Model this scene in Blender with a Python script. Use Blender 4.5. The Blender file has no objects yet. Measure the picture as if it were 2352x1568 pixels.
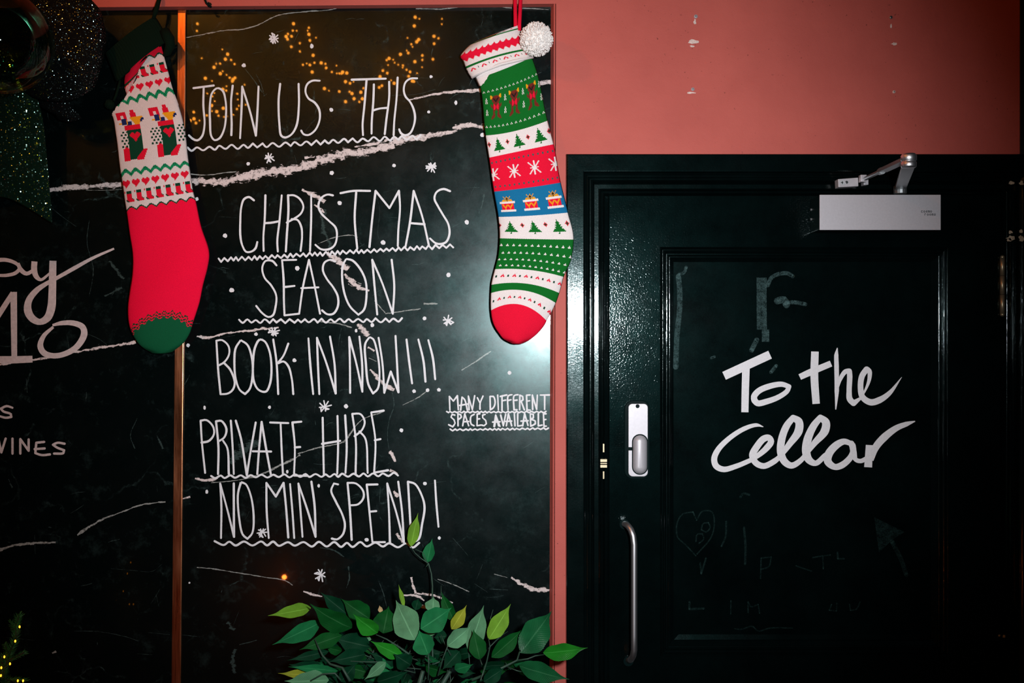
import bpy, bmesh, math, random
from mathutils import Vector, Matrix
random.seed(7)
C = bpy.context.scene.collection
SC = bpy.context.scene
# ------------------------------------------------------------------ camera, world, light, exposure
# wall plane is Y = 0, camera looks along +Y; at the wall plane 1000 photo pixels are one metre
D = 2.29
CX, CY = 1.176, 0.784
FLOOR = 2.415
CAMZ = FLOOR - CY
cam = bpy.data.cameras.new('camera'); cam.lens = 36.0 * D / 2.352; cam.sensor_width = 36.0
cam.clip_start = 0.02; cam.clip_end = 50
camo = bpy.data.objects.new('camera', cam); C.objects.link(camo)
camo.location = (CX, -D, CAMZ); camo.rotation_euler = (math.pi/2, 0, 0)
SC.camera = camo
SC.view_settings.view_transform = 'Standard'; SC.view_settings.look = 'None'
SC.view_settings.gamma = 1.0; SC.view_settings.exposure = 0.0; SC.view_settings.use_curve_mapping = False
w = bpy.data.worlds.new('night'); SC.world = w; w.use_nodes = True
w.node_tree.nodes['Background'].inputs[0].default_value = (0.02, 0.03, 0.04, 1)
w.node_tree.nodes['Background'].inputs[1].default_value = 0.12
fl = bpy.data.lights.new('camera_flash', 'SPOT'); fl.energy = 226; fl.spot_size = math.radians(66); fl.spot_blend = 1.0
fl.shadow_soft_size = 0.035; fl.color = (0.95, 0.965, 1.0)
flo = bpy.data.objects.new('camera_flash', fl); C.objects.link(flo)
flo.location = (CX + 0.19, -D + 0.02, CAMZ + 0.11)
flo.rotation_euler = (Vector((1.13, 0, FLOOR - 0.72)) - flo.location).to_track_quat('-Z', 'Y').to_euler()

# ------------------------------------------------------------------ helpers
def P(x, y, d=0.0):
    """photo pixel (x, y) seen at d metres in front of the wall plane -> world point"""
    k = (D - d) / D
    return Vector((CX + (x/1000 - CX)*k, -d, FLOOR - (CY + (y/1000 - CY)*k)))
def W(x, y, d=0.0):
    """millimetres on the wall plane -> world point (no perspective)"""
    return Vector((x/1000, -d, FLOOR - y/1000))

class MB:
    def __init__(s): s.v = []; s.f = []; s.m = []; s.uv = {}
    def add(s, vs, fs, mi=0):
        o = len(s.v); s.v.extend([tuple(p) for p in vs])
        for f in fs: s.f.append(tuple(i + o for i in f)); s.m.append(mi)
        return o
    def box(s, a, b, mi=0):
        x0, x1 = sorted((a[0], b[0])); y0, y1 = sorted((a[1], b[1])); z0, z1 = sorted((a[2], b[2]))
        vs = [(x, y, z) for z in (z0, z1) for y in (y0, y1) for x in (x0, x1)]
        s.add(vs, [(0,2,3,1),(4,5,7,6),(0,1,5,4),(2,6,7,3),(0,4,6,2),(1,3,7,5)], mi)
    def prism(s, pts, y0, y1, mi=0):
        """polygon [(X, Z)] extruded from Y=y0 (front) to y1"""
        n = len(pts)
        vs = [(x, y0, z) for x, z in pts] + [(x, y1, z) for x, z in pts]
        s.add(vs, [tuple(range(n)), tuple(range(2*n-1, n-1, -1))] + [(i, i+n, (i+1) % n + n, (i+1) % n) for i in range(n)], mi)
    def tube(s, pts, r, n=8, mi=0, caps=True):
        pts = [Vector(p) for p in pts]
        rs = r if isinstance(r, (list, tuple)) else [r]*len(pts)
        o = len(s.v); up = None
        for i, p in enumerate(pts):
            t = (pts[min(i+1, len(pts)-1)] - pts[max(i-1, 0)]).normalized()
            if up is None: up = t.orthogonal().normalized()
            up = (up - t*up.dot(t)).normalized(); b = t.cross(up)
            for k in range(n):
                a = 2*math.pi*k/n
                s.v.append(tuple(p + (up*math.cos(a) + b*math.sin(a))*rs[i]))
        for i in range(len(pts)-1):
            for k in range(n):
                s.f.append((o+i*n+k, o+i*n+(k+1) % n, o+(i+1)*n+(k+1) % n, o+(i+1)*n+k)); s.m.append(mi)
        if caps:
            s.f.append(tuple(o+k for k in range(n-1, -1, -1))); s.m.append(mi)
            e = o+(len(pts)-1)*n; s.f.append(tuple(e+k for k in range(n))); s.m.append(mi)
    def ball(s, c, r, seg=12, rings=8, mi=0, sq=(1,1,1)):
        c = Vector(c); vs = [c + Vector((0,0,r*sq[2]))]; fs = []
        for i in range(1, rings):
            th = math.pi*i/rings
            for k in range(seg):
                a = 2*math.pi*k/seg
                vs.append(c + Vector((r*math.sin(th)*math.cos(a)*sq[0], r*math.sin(th)*math.sin(a)*sq[1], r*math.cos(th)*sq[2])))
        vs.append(c - Vector((0,0,r*sq[2])))
        for k in range(seg): fs.append((0, 1+k, 1+(k+1) % seg))
        for i in range(rings-2):
            for k in range(seg):
                a = 1+i*seg+k; b = 1+i*seg+(k+1) % seg; fs.append((a, a+seg, b+seg, b))
        last = len(vs)-1
        for k in range(seg): fs.append((last, 1+(rings-2)*seg+(k+1) % seg, 1+(rings-2)*seg+k))
        s.add(vs, fs, mi)
    def lathe(s, base, prof, n=24, mi=0):
        """profile [(r, h)] turned about the vertical axis through base"""
        base = Vector(base); o = len(s.v)
        for r, h in prof:
            for k in range(n):
                a = 2*math.pi*k/n; s.v.append((base.x+r*math.cos(a), base.y+r*math.sin(a), base.z+h))
        for i in range(len(prof)-1):
            for k in range(n):
                s.f.append((o+i*n+k, o+i*n+(k+1) % n, o+(i+1)*n+(k+1) % n, o+(i+1)*n+k)); s.m.append(mi)
    def blob(s, x, y, rx, ry, d, mi=0, seed=0, n=14, rough=0.35):
        R = random.Random(seed); vs = [P(x, y, d)]
        for k in range(n):
            a = 2*math.pi*k/n; q = 1 + R.uniform(-rough, rough)
            vs.append(P(x+rx*q*math.cos(a), y+ry*q*math.sin(a), d))
        s.add(vs, [(0, 1+(k+1) % n, 1+k) for k in range(n)], mi)
    def build(s, name, mats, parent=None, smooth=False, uv=None, recalc=False):
        me = bpy.data.meshes.new(name); me.from_pydata(s.v, [], s.f)
        if not isinstance(mats, (list, tuple)): mats = [mats]
        for m in mats: me.materials.append(m)
        me.polygons.foreach_set('material_index', s.m)
        if smooth: me.polygons.foreach_set('use_smooth', [True]*len(s.f))
        if uv is not None:
            L = me.uv_layers.new(name='uv')
            for lp in me.loops: L.data[lp.index].uv = uv.get(lp.vertex_index, (0, 0))
        if recalc:
            bm = bmesh.new(); bm.from_mesh(me); bmesh.ops.recalc_face_normals(bm, faces=bm.faces); bm.to_mesh(me); bm.free()
        me.update()
        o = bpy.data.objects.new(name, me); C.objects.link(o)
        if parent is not None:
            o.parent = parent; o.matrix_parent_inverse = Matrix.Translation(-Vector(parent.location))
        return o
def tag(o, label=None, cat=None, group=None, kind=None):
    if label: o['label'] = label
    if cat: o['category'] = cat
    if group: o['group'] = group
    if kind: o['kind'] = kind
    return o
def thing(name, loc, label, cat, group=None, kind=None):
    o = bpy.data.objects.new(name, None); o.empty_display_size = 0.05; C.objects.link(o); o.location = loc
    return tag(o, label, cat, group, kind)
def bevel(o, wdt, seg=2):
    m = o.modifiers.new('bevel', 'BEVEL'); m.width = wdt; m.segments = seg; m.limit_method = 'ANGLE'; m.angle_limit = math.radians(40)

# ------------------------------------------------------------------ materials
def new_mat(name):
    m = bpy.data.materials.new(name); m.use_nodes = True
    nt = m.node_tree; return m, nt, nt.nodes['Principled BSDF']
def node(nt, typ, **kw):
    n = nt.nodes.new(typ)
    for k, v in kw.items():
        if hasattr(n, k): setattr(n, k, v)
        else: n.inputs[k.replace('_', ' ')].default_value = v
    return n
def noise(nt, scale, detail=3, rough=0.55, coords='Object', stretch=None):
    tc = node(nt, 'ShaderNodeTexCoord'); n = node(nt, 'ShaderNodeTexNoise')
    n.inputs['Scale'].default_value = scale; n.inputs['Detail'].default_value = detail; n.inputs['Roughness'].default_value = rough
    if stretch:
        mp = node(nt, 'ShaderNodeMapping'); mp.inputs['Scale'].default_value = stretch
        nt.links.new(tc.outputs[coords], mp.inputs[0]); nt.links.new(mp.outputs[0], n.inputs['Vector'])
    else: nt.links.new(tc.outputs[coords], n.inputs['Vector'])
    return n.outputs['Fac']
def ramp(nt, src, stops):
    r = node(nt, 'ShaderNodeValToRGB'); el = r.color_ramp.elements
    while len(el) < len(stops): el.new(0.5)
    for e, (p, c) in zip(el, stops): e.position = p; e.color = (*c, 1) if len(c) == 3 else c
    nt.links.new(src, r.inputs[0]); return r.outputs[0]
def mixc(nt, fac, a, b):
    m = node(nt, 'ShaderNodeMix'); m.data_type = 'RGBA'
    for src, i in ((fac, 0), (a, 6), (b, 7)):
        if isinstance(src, (int, float)): m.inputs[i].default_value = src
        elif isinstance(src, tuple): m.inputs[i].default_value = (*src, 1)
        else: nt.links.new(src, m.inputs[i])
    return m.outputs[2]
def math_(nt, op, a, b=None, c=None):
    n = node(nt, 'ShaderNodeMath'); n.operation = op
    for i, s in enumerate((a, b, c)):
        if s is None: continue
        if isinstance(s, (int, float)): n.inputs[i].default_value = s
        else: nt.links.new(s, n.inputs[i])
    return n.outputs[0]
def bump(nt, bsdf, h, strength=0.3, dist=0.002, slot='Normal'):
    b = node(nt, 'ShaderNodeBump'); b.inputs['Strength'].default_value = strength; b.inputs['Distance'].default_value = dist
    nt.links.new(h, b.inputs['Height']); nt.links.new(b.outputs[0], bsdf.inputs[slot])
def simple(name, col, rough=0.5, metal=0.0, spec=0.5, var=0.0, vscale=60, bmp=0.0, bscale=400, coat=0.0, sheen=0.0, emis=None, estr=0):
    m, nt, b = new_mat(name)
    b.inputs['Base Color'].default_value = (*col, 1); b.inputs['Roughness'].default_value = rough
    b.inputs['Metallic'].default_value = metal; b.inputs['Specular IOR Level'].default_value = spec
    b.inputs['Coat Weight'].default_value = coat
    if sheen: b.inputs['Sheen Weight'].default_value = sheen; b.inputs['Sheen Roughness'].default_value = 0.6
    if var:
        f = noise(nt, vscale)
        nt.links.new(ramp(nt, f, [(0.3, tuple(c*(1-var) for c in col)), (0.7, tuple(min(1, c*(1+var)) for c in col))]), b.inputs['Base Color'])
    if bmp: bump(nt, b, noise(nt, bscale), bmp, 0.0015)
    if emis: b.inputs['Emission Color'].default_value = (*emis, 1); b.inputs['Emission Strength'].default_value = estr
    return m
def wool(name, col):
    m, nt, b = new_mat(name)
    f = noise(nt, 900, 2)
    nt.links.new(ramp(nt, f, [(0.3, tuple(c*0.86 for c in col)), (0.7, tuple(min(1, c*1.1) for c in col))]), b.inputs['Base Color'])
    b.inputs['Roughness'].default_value = 0.9; b.inputs['Specular IOR Level'].default_value = 0.12
    bump(nt, b, f, 0.5, 0.001); return m

# painted plaster: terracotta with trowel relief, pin holes and grubby specks
def plaster():
    m, nt, b = new_mat('terracotta_plaster')
    col = ramp(nt, noise(nt, 5, 5), [(0.3, (0.45, 0.092, 0.073)), (0.7, (0.53, 0.114, 0.090))])
    specks = ramp(nt, noise(nt, 130, 2, 0.5), [(0.285, (1,1,1)), (0.325, (0,0,0))])
    area = ramp(nt, noise(nt, 4.5, 2), [(0.48, (0,0,0)), (0.6, (1,1,1))])
    s2 = math_(nt, 'MULTIPLY', specks, area)
    col = mixc(nt, math_(nt, 'MULTIPLY', s2, 0.7), col, (0.10, 0.02, 0.015))
    nt.links.new(col, b.inputs['Base Color']); b.inputs['Roughness'].default_value = 0.62; b.inputs['Specular IOR Level'].default_value = 0.25
    h = math_(nt, 'ADD', math_(nt, 'MULTIPLY', noise(nt, 40, 4), 0.6), math_(nt, 'MULTIPLY', noise(nt, 420, 2), 0.22))
    bump(nt, b, h, 0.35, 0.004); return m
def teal_haze(nt, b, k, rough):
    """teal gloss, uneven like dust, mixed in to imitate the haze of the flash"""
    g = node(nt, 'ShaderNodeBsdfGlossy'); g.inputs['Color'].default_value = (0.25, 0.95, 0.90, 1); g.inputs['Roughness'].default_value = rough
    f = ramp(nt, math_(nt, 'ADD', math_(nt, 'MULTIPLY', noise(nt, 11, 8, 0.75), 0.7), math_(nt, 'MULTIPLY', noise(nt, 420, 2), 0.3)), [(0.36, (k*0.25,)*3), (0.66, (k*1.9,)*3)])
    mx = node(nt, 'ShaderNodeMixShader'); nt.links.new(f, mx.inputs[0]); nt.links.new(b.outputs[0], mx.inputs[1]); nt.links.new(g.outputs[0], mx.inputs[2])
    nt.links.new(mx.outputs[0], nt.nodes['Material Output'].inputs[0])
def marble(name, white=None, cover=0.5, tint=(0.0007, 0.0022, 0.0022)):
    m, nt, b = new_mat(name)
    dust = ramp(nt, noise(nt, 22, 8, 0.72), [(0.55, (0,0,0)), (0.78, (1,1,1))])
    col = mixc(nt, math_(nt, 'MULTIPLY', dust, 0.09), tint, (0.11, 0.19, 0.18))
    tcv = node(nt, 'ShaderNodeTexCoord'); wv = node(nt, 'ShaderNodeTexNoise'); wv.inputs['Scale'].default_value = 7; wv.inputs['Detail'].default_value = 6
    nt.links.new(tcv.outputs['Object'], wv.inputs['Vector'])
    wa = node(nt, 'ShaderNodeMix'); wa.data_type = 'VECTOR'; wa.inputs[0].default_value = 0.16
    nt.links.new(tcv.outputs['Object'], wa.inputs[4]); nt.links.new(wv.outputs['Color'], wa.inputs[5])
    vo = node(nt, 'ShaderNodeTexVoronoi'); vo.feature = 'DISTANCE_TO_EDGE'; vo.inputs['Scale'].default_value = 7.5; nt.links.new(wa.outputs[1], vo.inputs['Vector'])
    web = ramp(nt, vo.outputs['Distance'], [(0.004, (1,1,1)), (0.022, (0,0,0))])
    patch = ramp(nt, noise(nt, 6.5, 5, 0.7), [(0.50, (0,0,0)), (0.66, (1,1,1))])
    fleck = ramp(nt, noise(nt, 55, 6, 0.8), [(0.50, (0.1,)*3), (0.68, (1,1,1))])
    col = mixc(nt, math_(nt, 'MULTIPLY', math_(nt, 'MULTIPLY', web, patch), math_(nt, 'MULTIPLY', fleck, 0.55)), col, (0.10, 0.17, 0.16))
    if white:
        uv = node(nt, 'ShaderNodeTexCoord'); sx = node(nt, 'ShaderNodeSeparateXYZ'); nt.links.new(uv.outputs['UV'], sx.inputs[0])
        v = math_(nt, 'ABSOLUTE', math_(nt, 'SUBTRACT', sx.outputs[1], 0.5))
        n1 = math_(nt, 'MULTIPLY', noise(nt, 95, 6, 0.75, stretch=(0.55, 1, 1.5)), 1.0)
        e = math_(nt, 'SUBTRACT', math_(nt, 'ADD', n1, cover - 0.5), math_(nt, 'MULTIPLY', v, 0.75))
        k = ramp(nt, e, [(0.27, (0,0,0)), (0.34, (1,1,1))])
        k = math_(nt, 'MULTIPLY', k, ramp(nt, noise(nt, 150, 5, 0.8), [(0.36, (0.12,)*3), (0.47, (1,1,1))]))
        col = mixc(nt, k, col, white)
    nt.links.new(col, b.inputs['Base Color'])
    r = ramp(nt, noise(nt, 9, 7, 0.7), [(0.3, (0.18,)*3), (0.7, (0.30,)*3)])
    nt.links.new(r, b.inputs['Roughness']); b.inputs['Specular IOR Level'].default_value = 0.25
    b.inputs['Specular Tint'].default_value = (0.90, 1.0, 1.0, 1)
    b.inputs['Coat Weight'].default_value = 0.35; b.inputs['Coat Roughness'].default_value = 0.019
    teal_haze(nt, b, 0.0068, 0.26)
    return m
def black_gloss(name, stretch, r0=0.09, r1=0.15, speck=1.0, brush=1.0, spec=0.16, haze=0.008):
    m, nt, b = new_mat(name)
    col = ramp(nt, noise(nt, 6, 6, 0.65), [(0.35, (0.0005, 0.0016, 0.0017)), (0.75, (0.0012, 0.0042, 0.0042))])
    nt.links.new(col, b.inputs['Base Color'])
    nt.links.new(ramp(nt, noise(nt, 14, 5), [(0.3, (r0,)*3), (0.7, (r1,)*3)]), b.inputs['Roughness'])
    b.inputs['Specular IOR Level'].default_value = spec; b.inputs['Specular Tint'].default_value = (0.85, 1, 1, 1)
    h = math_(nt, 'ADD', math_(nt, 'MULTIPLY', noise(nt, 260, 2), 0.30*speck), math_(nt, 'MULTIPLY', noise(nt, 90, 3, stretch=stretch), 0.5*brush))
    bump(nt, b, h, 0.5, 0.0010); teal_haze(nt, b, haze*0.6, 0.28); return m
M = {}
M['plaster'] = plaster()
M['marble'] = marble('black_marble')
M['vein'] = marble('white_vein', (0.66, 0.57, 0.55), 0.52)
M['vein_faint'] = marble('faint_vein', (0.030, 0.048, 0.045), 0.44)
M['vein_mid'] = marble('thin_vein', (0.30, 0.31, 0.29), 0.5)
M['chalk'] = simple('white_paint_pen', (0.69, 0.69, 0.71), 0.55, var=0.06, vscale=300)
M['chalk_dim'] = simple('dimmed_paint_pen', (0.56, 0.47, 0.46), 0.6, var=0.12, vscale=150)  # greyer than the main lettering; flash falloff put into the colour
M['paint_v'] = black_gloss('black_gloss_paint_upright', (9, 1, 0.15), 0.09, 0.14, 1.0, 1.0, 1.0, 0.005)
M['paint_h'] = black_gloss('black_gloss_paint_level', (0.15, 1, 9), 0.08, 0.13, 1.0, 0.3, 0.55, 0.005)
M['paint'] = black_gloss('black_gloss_door_paint', (2, 1, 0.5), 0.055, 0.09, 2.3, 0.3, 0.40, 0.004)
M['panel'] = black_gloss('black_satin_panel_paint', (2, 1, 1), 0.14, 0.20, 0.15, 0.05, 0.06, 0.0035)
M['satin'] = simple('satin_silver', (0.50, 0.49, 0.52), 0.42, 0.25, var=0.04, vscale=200)
M['steel'] = simple('satin_steel', (0.40, 0.43, 0.44), 0.40, 0.9)
M['chrome'] = simple('chrome', (0.75, 0.76, 0.78), 0.40, 1.0)
M['dark_metal'] = simple('black_metal', (0.003, 0.010, 0.010), 0.3, spec=0.03)
M['brass'] = simple('worn_brass', (0.40, 0.34, 0.22), 0.42, 0.8)
M['cream'] = simple('chipped_cream_paint', (0.42, 0.38, 0.28), 0.8, var=0.25, vscale=200)
M['white_plaster'] = simple('bare_plaster', (0.68, 0.55, 0.50), 0.9, var=0.2, vscale=200)
M['stone'] = simple('dark_paving', (0.035, 0.033, 0.032), 0.7, var=0.2, vscale=8)
M['dark_wall'] = simple('dark_painted_wall', (0.004, 0.008, 0.008), 0.55)
M['far_wall'] = simple('dark_brick_front', (0.03, 0.02, 0.016), 0.85, var=0.3, vscale=6)
M['bulb'] = simple('warm_bulb', (1, .6, .2), 0.4, emis=(1.0, 0.33, 0.03), estr=80)
M['bulb_red'] = simple('amber_lamp', (1, .3, .1), 0.4, emis=(1.0, 0.16, 0.02), estr=300)
M['bulb_tree'] = simple('tree_bulb', (1, .7, .2), 0.4, emis=(1.0, 0.30, 0.012), estr=5)
M['copper_glow_bulb'] = simple('copper_glow_bulb', (1, .7, .4), 0.4, emis=(1.0, 0.27, 0.03), estr=470)  # bulb of the unseen lamp added for the copper's orange
M['wire'] = simple('green_wire', (0.01, 0.025, 0.012), 0.5)
def copper():
    m, nt, b = new_mat('brushed_copper')
    f = noise(nt, 30, 5, stretch=(14, 1, 0.5))
    nt.links.new(ramp(nt, f, [(0.3, (0.40, 0.13, 0.05)), (0.7, (0.80, 0.34, 0.17))]), b.inputs['Base Color'])
    b.inputs['Metallic'].default_value = 1.0
    nt.links.new(ramp(nt, noise(nt, 16, 4, stretch=(3, 1, 0.6)), [(0.3, (0.26,)*3), (0.7, (0.40,)*3)]), b.inputs['Roughness'])
    bump(nt, b, f, 0.08, 0.001); return m
M['copper'] = copper()
def glitter(name, base, flake, scale, dens=0.5):
    m, nt, b = new_mat(name)
    out = nt.nodes['Material Output']
    b.inputs['Base Color'].default_value = (*base, 1); b.inputs['Roughness'].default_value = 0.8; b.inputs['Specular IOR Level'].default_value = 0.1
    tc = node(nt, 'ShaderNodeTexCoord'); v = node(nt, 'ShaderNodeTexVoronoi'); v.inputs['Scale'].default_value = scale
    nt.links.new(tc.outputs['Object'], v.inputs['Vector'])
    g = node(nt, 'ShaderNodeNewGeometry')
    s = node(nt, 'ShaderNodeVectorMath'); s.operation = 'SUBTRACT'; s.inputs[1].default_value = (.5, .5, .5); nt.links.new(v.outputs['Color'], s.inputs[0])
    k = node(nt, 'ShaderNodeVectorMath'); k.operation = 'SCALE'; k.inputs['Scale'].default_value = 1.15; nt.links.new(s.outputs[0], k.inputs[0])
    a = node(nt, 'ShaderNodeVectorMath'); a.operation = 'ADD'; nt.links.new(k.outputs[0], a.inputs[0]); nt.links.new(g.outputs['Normal'], a.inputs[1])
    nn = node(nt, 'ShaderNodeVectorMath'); nn.operation = 'NORMALIZE'; nt.links.new(a.outputs[0], nn.inputs[0])
    gl = node(nt, 'ShaderNodeBsdfGlossy'); gl.inputs['Color'].default_value = (*flake, 1); gl.inputs['Roughness'].default_value = 0.16
    nt.links.new(nn.outputs[0], gl.inputs['Normal'])
    mx = node(nt, 'ShaderNodeMixShader')
    d = ramp(nt, v.outputs['Distance'], [(0.32, (1,1,1)), (0.45, (0,0,0))])
    nt.links.new(math_(nt, 'MULTIPLY', d, dens), mx.inputs[0]); nt.links.new(b.outputs[0], mx.inputs[1]); nt.links.new(gl.outputs[0], mx.inputs[2])
    nt.links.new(mx.outputs[0], out.inputs[0]); return m
M['glitter_green'] = glitter('green_glitter', (0.001, 0.012, 0.005), (0.5, 0.95, 0.78), 300, 0.8)
M['glitter_black'] = glitter('black_glitter', (0.0006, 0.001, 0.001), (0.55, 0.85, 0.85), 450, 0.42)
def bauble_glass():
    m, nt, b = new_mat('clear_bauble_glass'); out = nt.nodes['Material Output']
    t = node(nt, 'ShaderNodeBsdfTransparent'); t.inputs[0].default_value = (0.62, 0.78, 0.70, 1)
    g = node(nt, 'ShaderNodeBsdfGlossy'); g.inputs['Roughness'].default_value = 0.03; g.inputs['Color'].default_value = (0.8, 0.95, 0.9, 1)
    f = node(nt, 'ShaderNodeFresnel'); f.inputs[0].default_value = 1.5
    mx = node(nt, 'ShaderNodeMixShader'); nt.links.new(math_(nt, 'MULTIPLY', f.outputs[0], 0.6), mx.inputs[0]); nt.links.new(t.outputs[0], mx.inputs[1]); nt.links.new(g.outputs[0], mx.inputs[2])
    nt.links.new(mx.outputs[0], out.inputs[0]); return m
M['glass'] = bauble_glass()
def smudge(name, col, k):
    m, nt, b = new_mat(name); out = nt.nodes['Material Output']
    b.inputs['Base Color'].default_value = (*col, 1); b.inputs['Roughness'].default_value = 0.8
    t = node(nt, 'ShaderNodeBsdfTransparent'); mx = node(nt, 'ShaderNodeMixShader')
    f = ramp(nt, math_(nt, 'ADD', math_(nt, 'MULTIPLY', noise(nt, 70, 5, 0.8), 0.5), math_(nt, 'MULTIPLY', noise(nt, 420, 3, 0.8), 0.5)), [(0.40, (0,0,0)), (0.62, (k,)*3)])
    nt.links.new(f, mx.inputs[0]); nt.links.new(t.outputs[0], mx.inputs[1]); nt.links.new(b.outputs[0], mx.inputs[2]); nt.links.new(mx.outputs[0], out.inputs[0])
    return m
M['smudge'] = smudge('rubbed_out_chalk', (0.12, 0.24, 0.24), 0.34)
M['smudge_faint'] = smudge('faint_rubbed_chalk', (0.04, 0.12, 0.11), 0.16)

# ------------------------------------------------------------------ setting
def poly(pts): return [(x/1000, FLOOR - y/1000) for x, y in pts]
m = MB(); m.prism(poly([(1275.5,-1500),(2342,-1500),(2342,358),(1300,358),(1300,2415),(1270,2415),(1275.5,8.5)]), 0.0, 0.075)
wall = m.build('wall_back', M['plaster'], recalc=True); tag(wall, 'terracotta plastered wall around and above the black door', 'wall', kind='structure')
m = MB(); m.prism(poly([(-900,-1500),(1275.5,-1500),(1275.5,8.5),(-900,25)]), 0.0, 0.075)
tag(m.build('wall_left', M['plaster'], recalc=True), 'strip of terracotta plaster above the black marble panels', 'wall', kind='structure')
m = MB(); q = [(-3,-.075),(-2.5,-.0235),(-1,-.020),(3.5,-.0035),(5,-.001),(7.5,0),(9,0),(9,-.075)]; n = len(q)
m.add([W(1268+a, 8.5, d) for a, d in q] + [W(1263+a, 2415, d) for a, d in q], [(k, (k+1) % n, (k+1) % n + n, k+n) for k in range(n)])
tag(m.build('trim_2', M['plaster'], recalc=True), 'rounded plaster edge between the lettered marble and the door frame', 'wall edge', kind='structure')
m = MB()
for i, (x, y, rx, ry) in enumerate([(1592, 96, 11, 5), (1596, 50, 3, 6), (1587, 213, 9, 2.2), (2054, 101, 7, 3), (2047, 60, 2, 6), (1590, 106, 5, 2)]):
    m.blob(x, y, rx, ry, 0.0008, 0, i)
m.build('plaster_scar', M['white_plaster'], wall)
m = MB(); m.prism(poly([(2342,-1500),(3200,-1500),(3200,2415),(2397,2415),(2397,357),(2342,357)]), -0.004, 0.075)
tag(m.build('wall_right', M['dark_wall'], recalc=True), 'narrow black painted wall edge right of the terracotta plaster', 'wall', kind='structure')
m = MB(); m.box((-0.9, 0.075, 0), (3.2, 0.1, FLOOR + 1.5)); tag(m.build('wall_core', M['dark_wall']), kind='structure')
m = MB(); m.box((-2.6, -3.5, -0.05), (4.2, 0.1, 0)); tag(m.build('floor', M['stone']), kind='structure')
m = MB(); m.box((-2.6, -3.5, 0), (4.2, -3.44, 5.2)); tag(m.build('wall_front', M['far_wall']), kind='structure')

# copper strip between the two marble panels
m = MB()
m.prism([((402)/1000, FLOOR-0.0155), (421.5/1000, FLOOR-0.0155), (409.5/1000, FLOOR-1.60), (404/1000, 0.002), (381/1000, 0.002), (387/1000, FLOOR-1.60)], 0.017, 0.044)
cs = m.build('trim_1', M['copper'], recalc=True); bevel(cs, 0.0015, 2)
tag(cs, 'narrow copper strip between the two black marble panels', 'metal strip', kind='structure')

# ------------------------------------------------------------------ strokes
def catmull(pts, step=4.0, closed=False):
    """pts: (x, y, width); sharp corners are kept"""
    if closed: pts = pts + pts[:1]
    n = len(pts); cuts = [0]
    for i in range(1, n-1):
        a = Vector(pts[i][:2]) - Vector(pts[i-1][:2]); b = Vector(pts[i+1][:2]) - Vector(pts[i][:2])
        if a.length > 0 and b.length > 0 and a.angle(b) > math.radians(78): cuts.append(i)
    cuts.append(n-1); out = []
    for ci in range(len(cuts)-1):
        seg = pts[cuts[ci]:cuts[ci+1]+1]; k = len(seg)
        cl = closed and len(cuts) == 2
        for i in range(k-1):
            p1, p2 = Vector(seg[i]), Vector(seg[i+1])
            p0 = Vector(seg[i-1]) if i > 0 else (Vector(seg[k-2]) if cl else p1*2 - p2)
            p3 = Vector(seg[i+2]) if i+2 < k else (Vector(seg[1]) if cl else p2*2 - p1)
            L = (p2.xy - p1.xy).length; ns = max(1, int(L/step))
            tl = lambda a, b: max((b.xy - a.xy).length, 1e-3)**0.5
            t0 = 0; t1 = t0 + tl(p0, p1); t2 = t1 + tl(p1, p2); t3 = t2 + tl(p2, p3)
            for q in range(ns):
                t = t1 + (t2-t1)*q/ns
                A1 = p0*((t1-t)/(t1-t0)) + p1*((t-t0)/(t1-t0)); A2 = p1*((t2-t)/(t2-t1)) + p2*((t-t1)/(t2-t1)); A3 = p2*((t3-t)/(t3-t2)) + p3*((t-t2)/(t3-t2))
                B1 = A1*((t2-t)/(t2-t0)) + A2*((t-t0)/(t2-t0)); B2 = A2*((t3-t)/(t3-t1)) + A3*((t-t1)/(t3-t1))
                c = B1*((t2-t)/(t2-t1)) + B2*((t-t1)/(t2-t1)); c.z = p1.z + (p2.z-p1.z)*q/ns
                out.append(c)
    out.append(Vector(pts[-1])); return out
LAYER = [0]
def stroke(mb, pts, d, closed=False, butt=False, mi=0, th=0.0006, step=4.0):
    """a painted pen stroke lying on the surface at depth d: ribbon with round ends and corners, widths in photo pixels.
    Every stroke is a coat of its own, a few hundredths of a millimetre over the one before, so crossings do not coincide"""
    LAYER[0] = (LAYER[0] + 1) % 12; z = d + th + LAYER[0]*0.00004
    s = catmull(pts, step, closed)
    s = [p for k, p in enumerate(s) if k == 0 or (p.xy - s[k-1].xy).length > 1e-5]
    runs = [[s[0]]]
    for k in range(1, len(s)-1):
        runs[-1].append(s[k])
        if (s[k].xy-s[k-1].xy).angle(s[k+1].xy-s[k].xy) > math.radians(50): runs.append([s[k]])
    runs[-1].append(s[-1])
    lift = 0.0
    for ri, run in enumerate(runs):
        z += 0.00003; o = None
        for k, a in enumerate(run):
            t = run[min(k+1, len(run)-1)].xy - run[max(k-1, 0)].xy
            n = Vector((-t.y, t.x)).normalized()*a.z/2; lift += 0.000004
            q = mb.add([P(a.x+n.x, a.y+n.y, z+lift), P(a.x-n.x, a.y-n.y, z+lift)], [])
            if o is not None: mb.f.append((o, o+1, q+1, q)); mb.m.append(mi)
            o = q
        for e, a in ((0, run[0]), (1, run[-1])):
            if (ri == 0 and e == 0 or ri == len(runs)-1 and e == 1) and (butt or closed): continue
            zz = z - 0.000025 + lift*e
            ring = [P(a.x + a.z/2*math.cos(k*math.pi/5), a.y + a.z/2*math.sin(k*math.pi/5), zz) for k in range(10)]
            mb.add(ring, [tuple(range(9, -1, -1))], mi)
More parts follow.
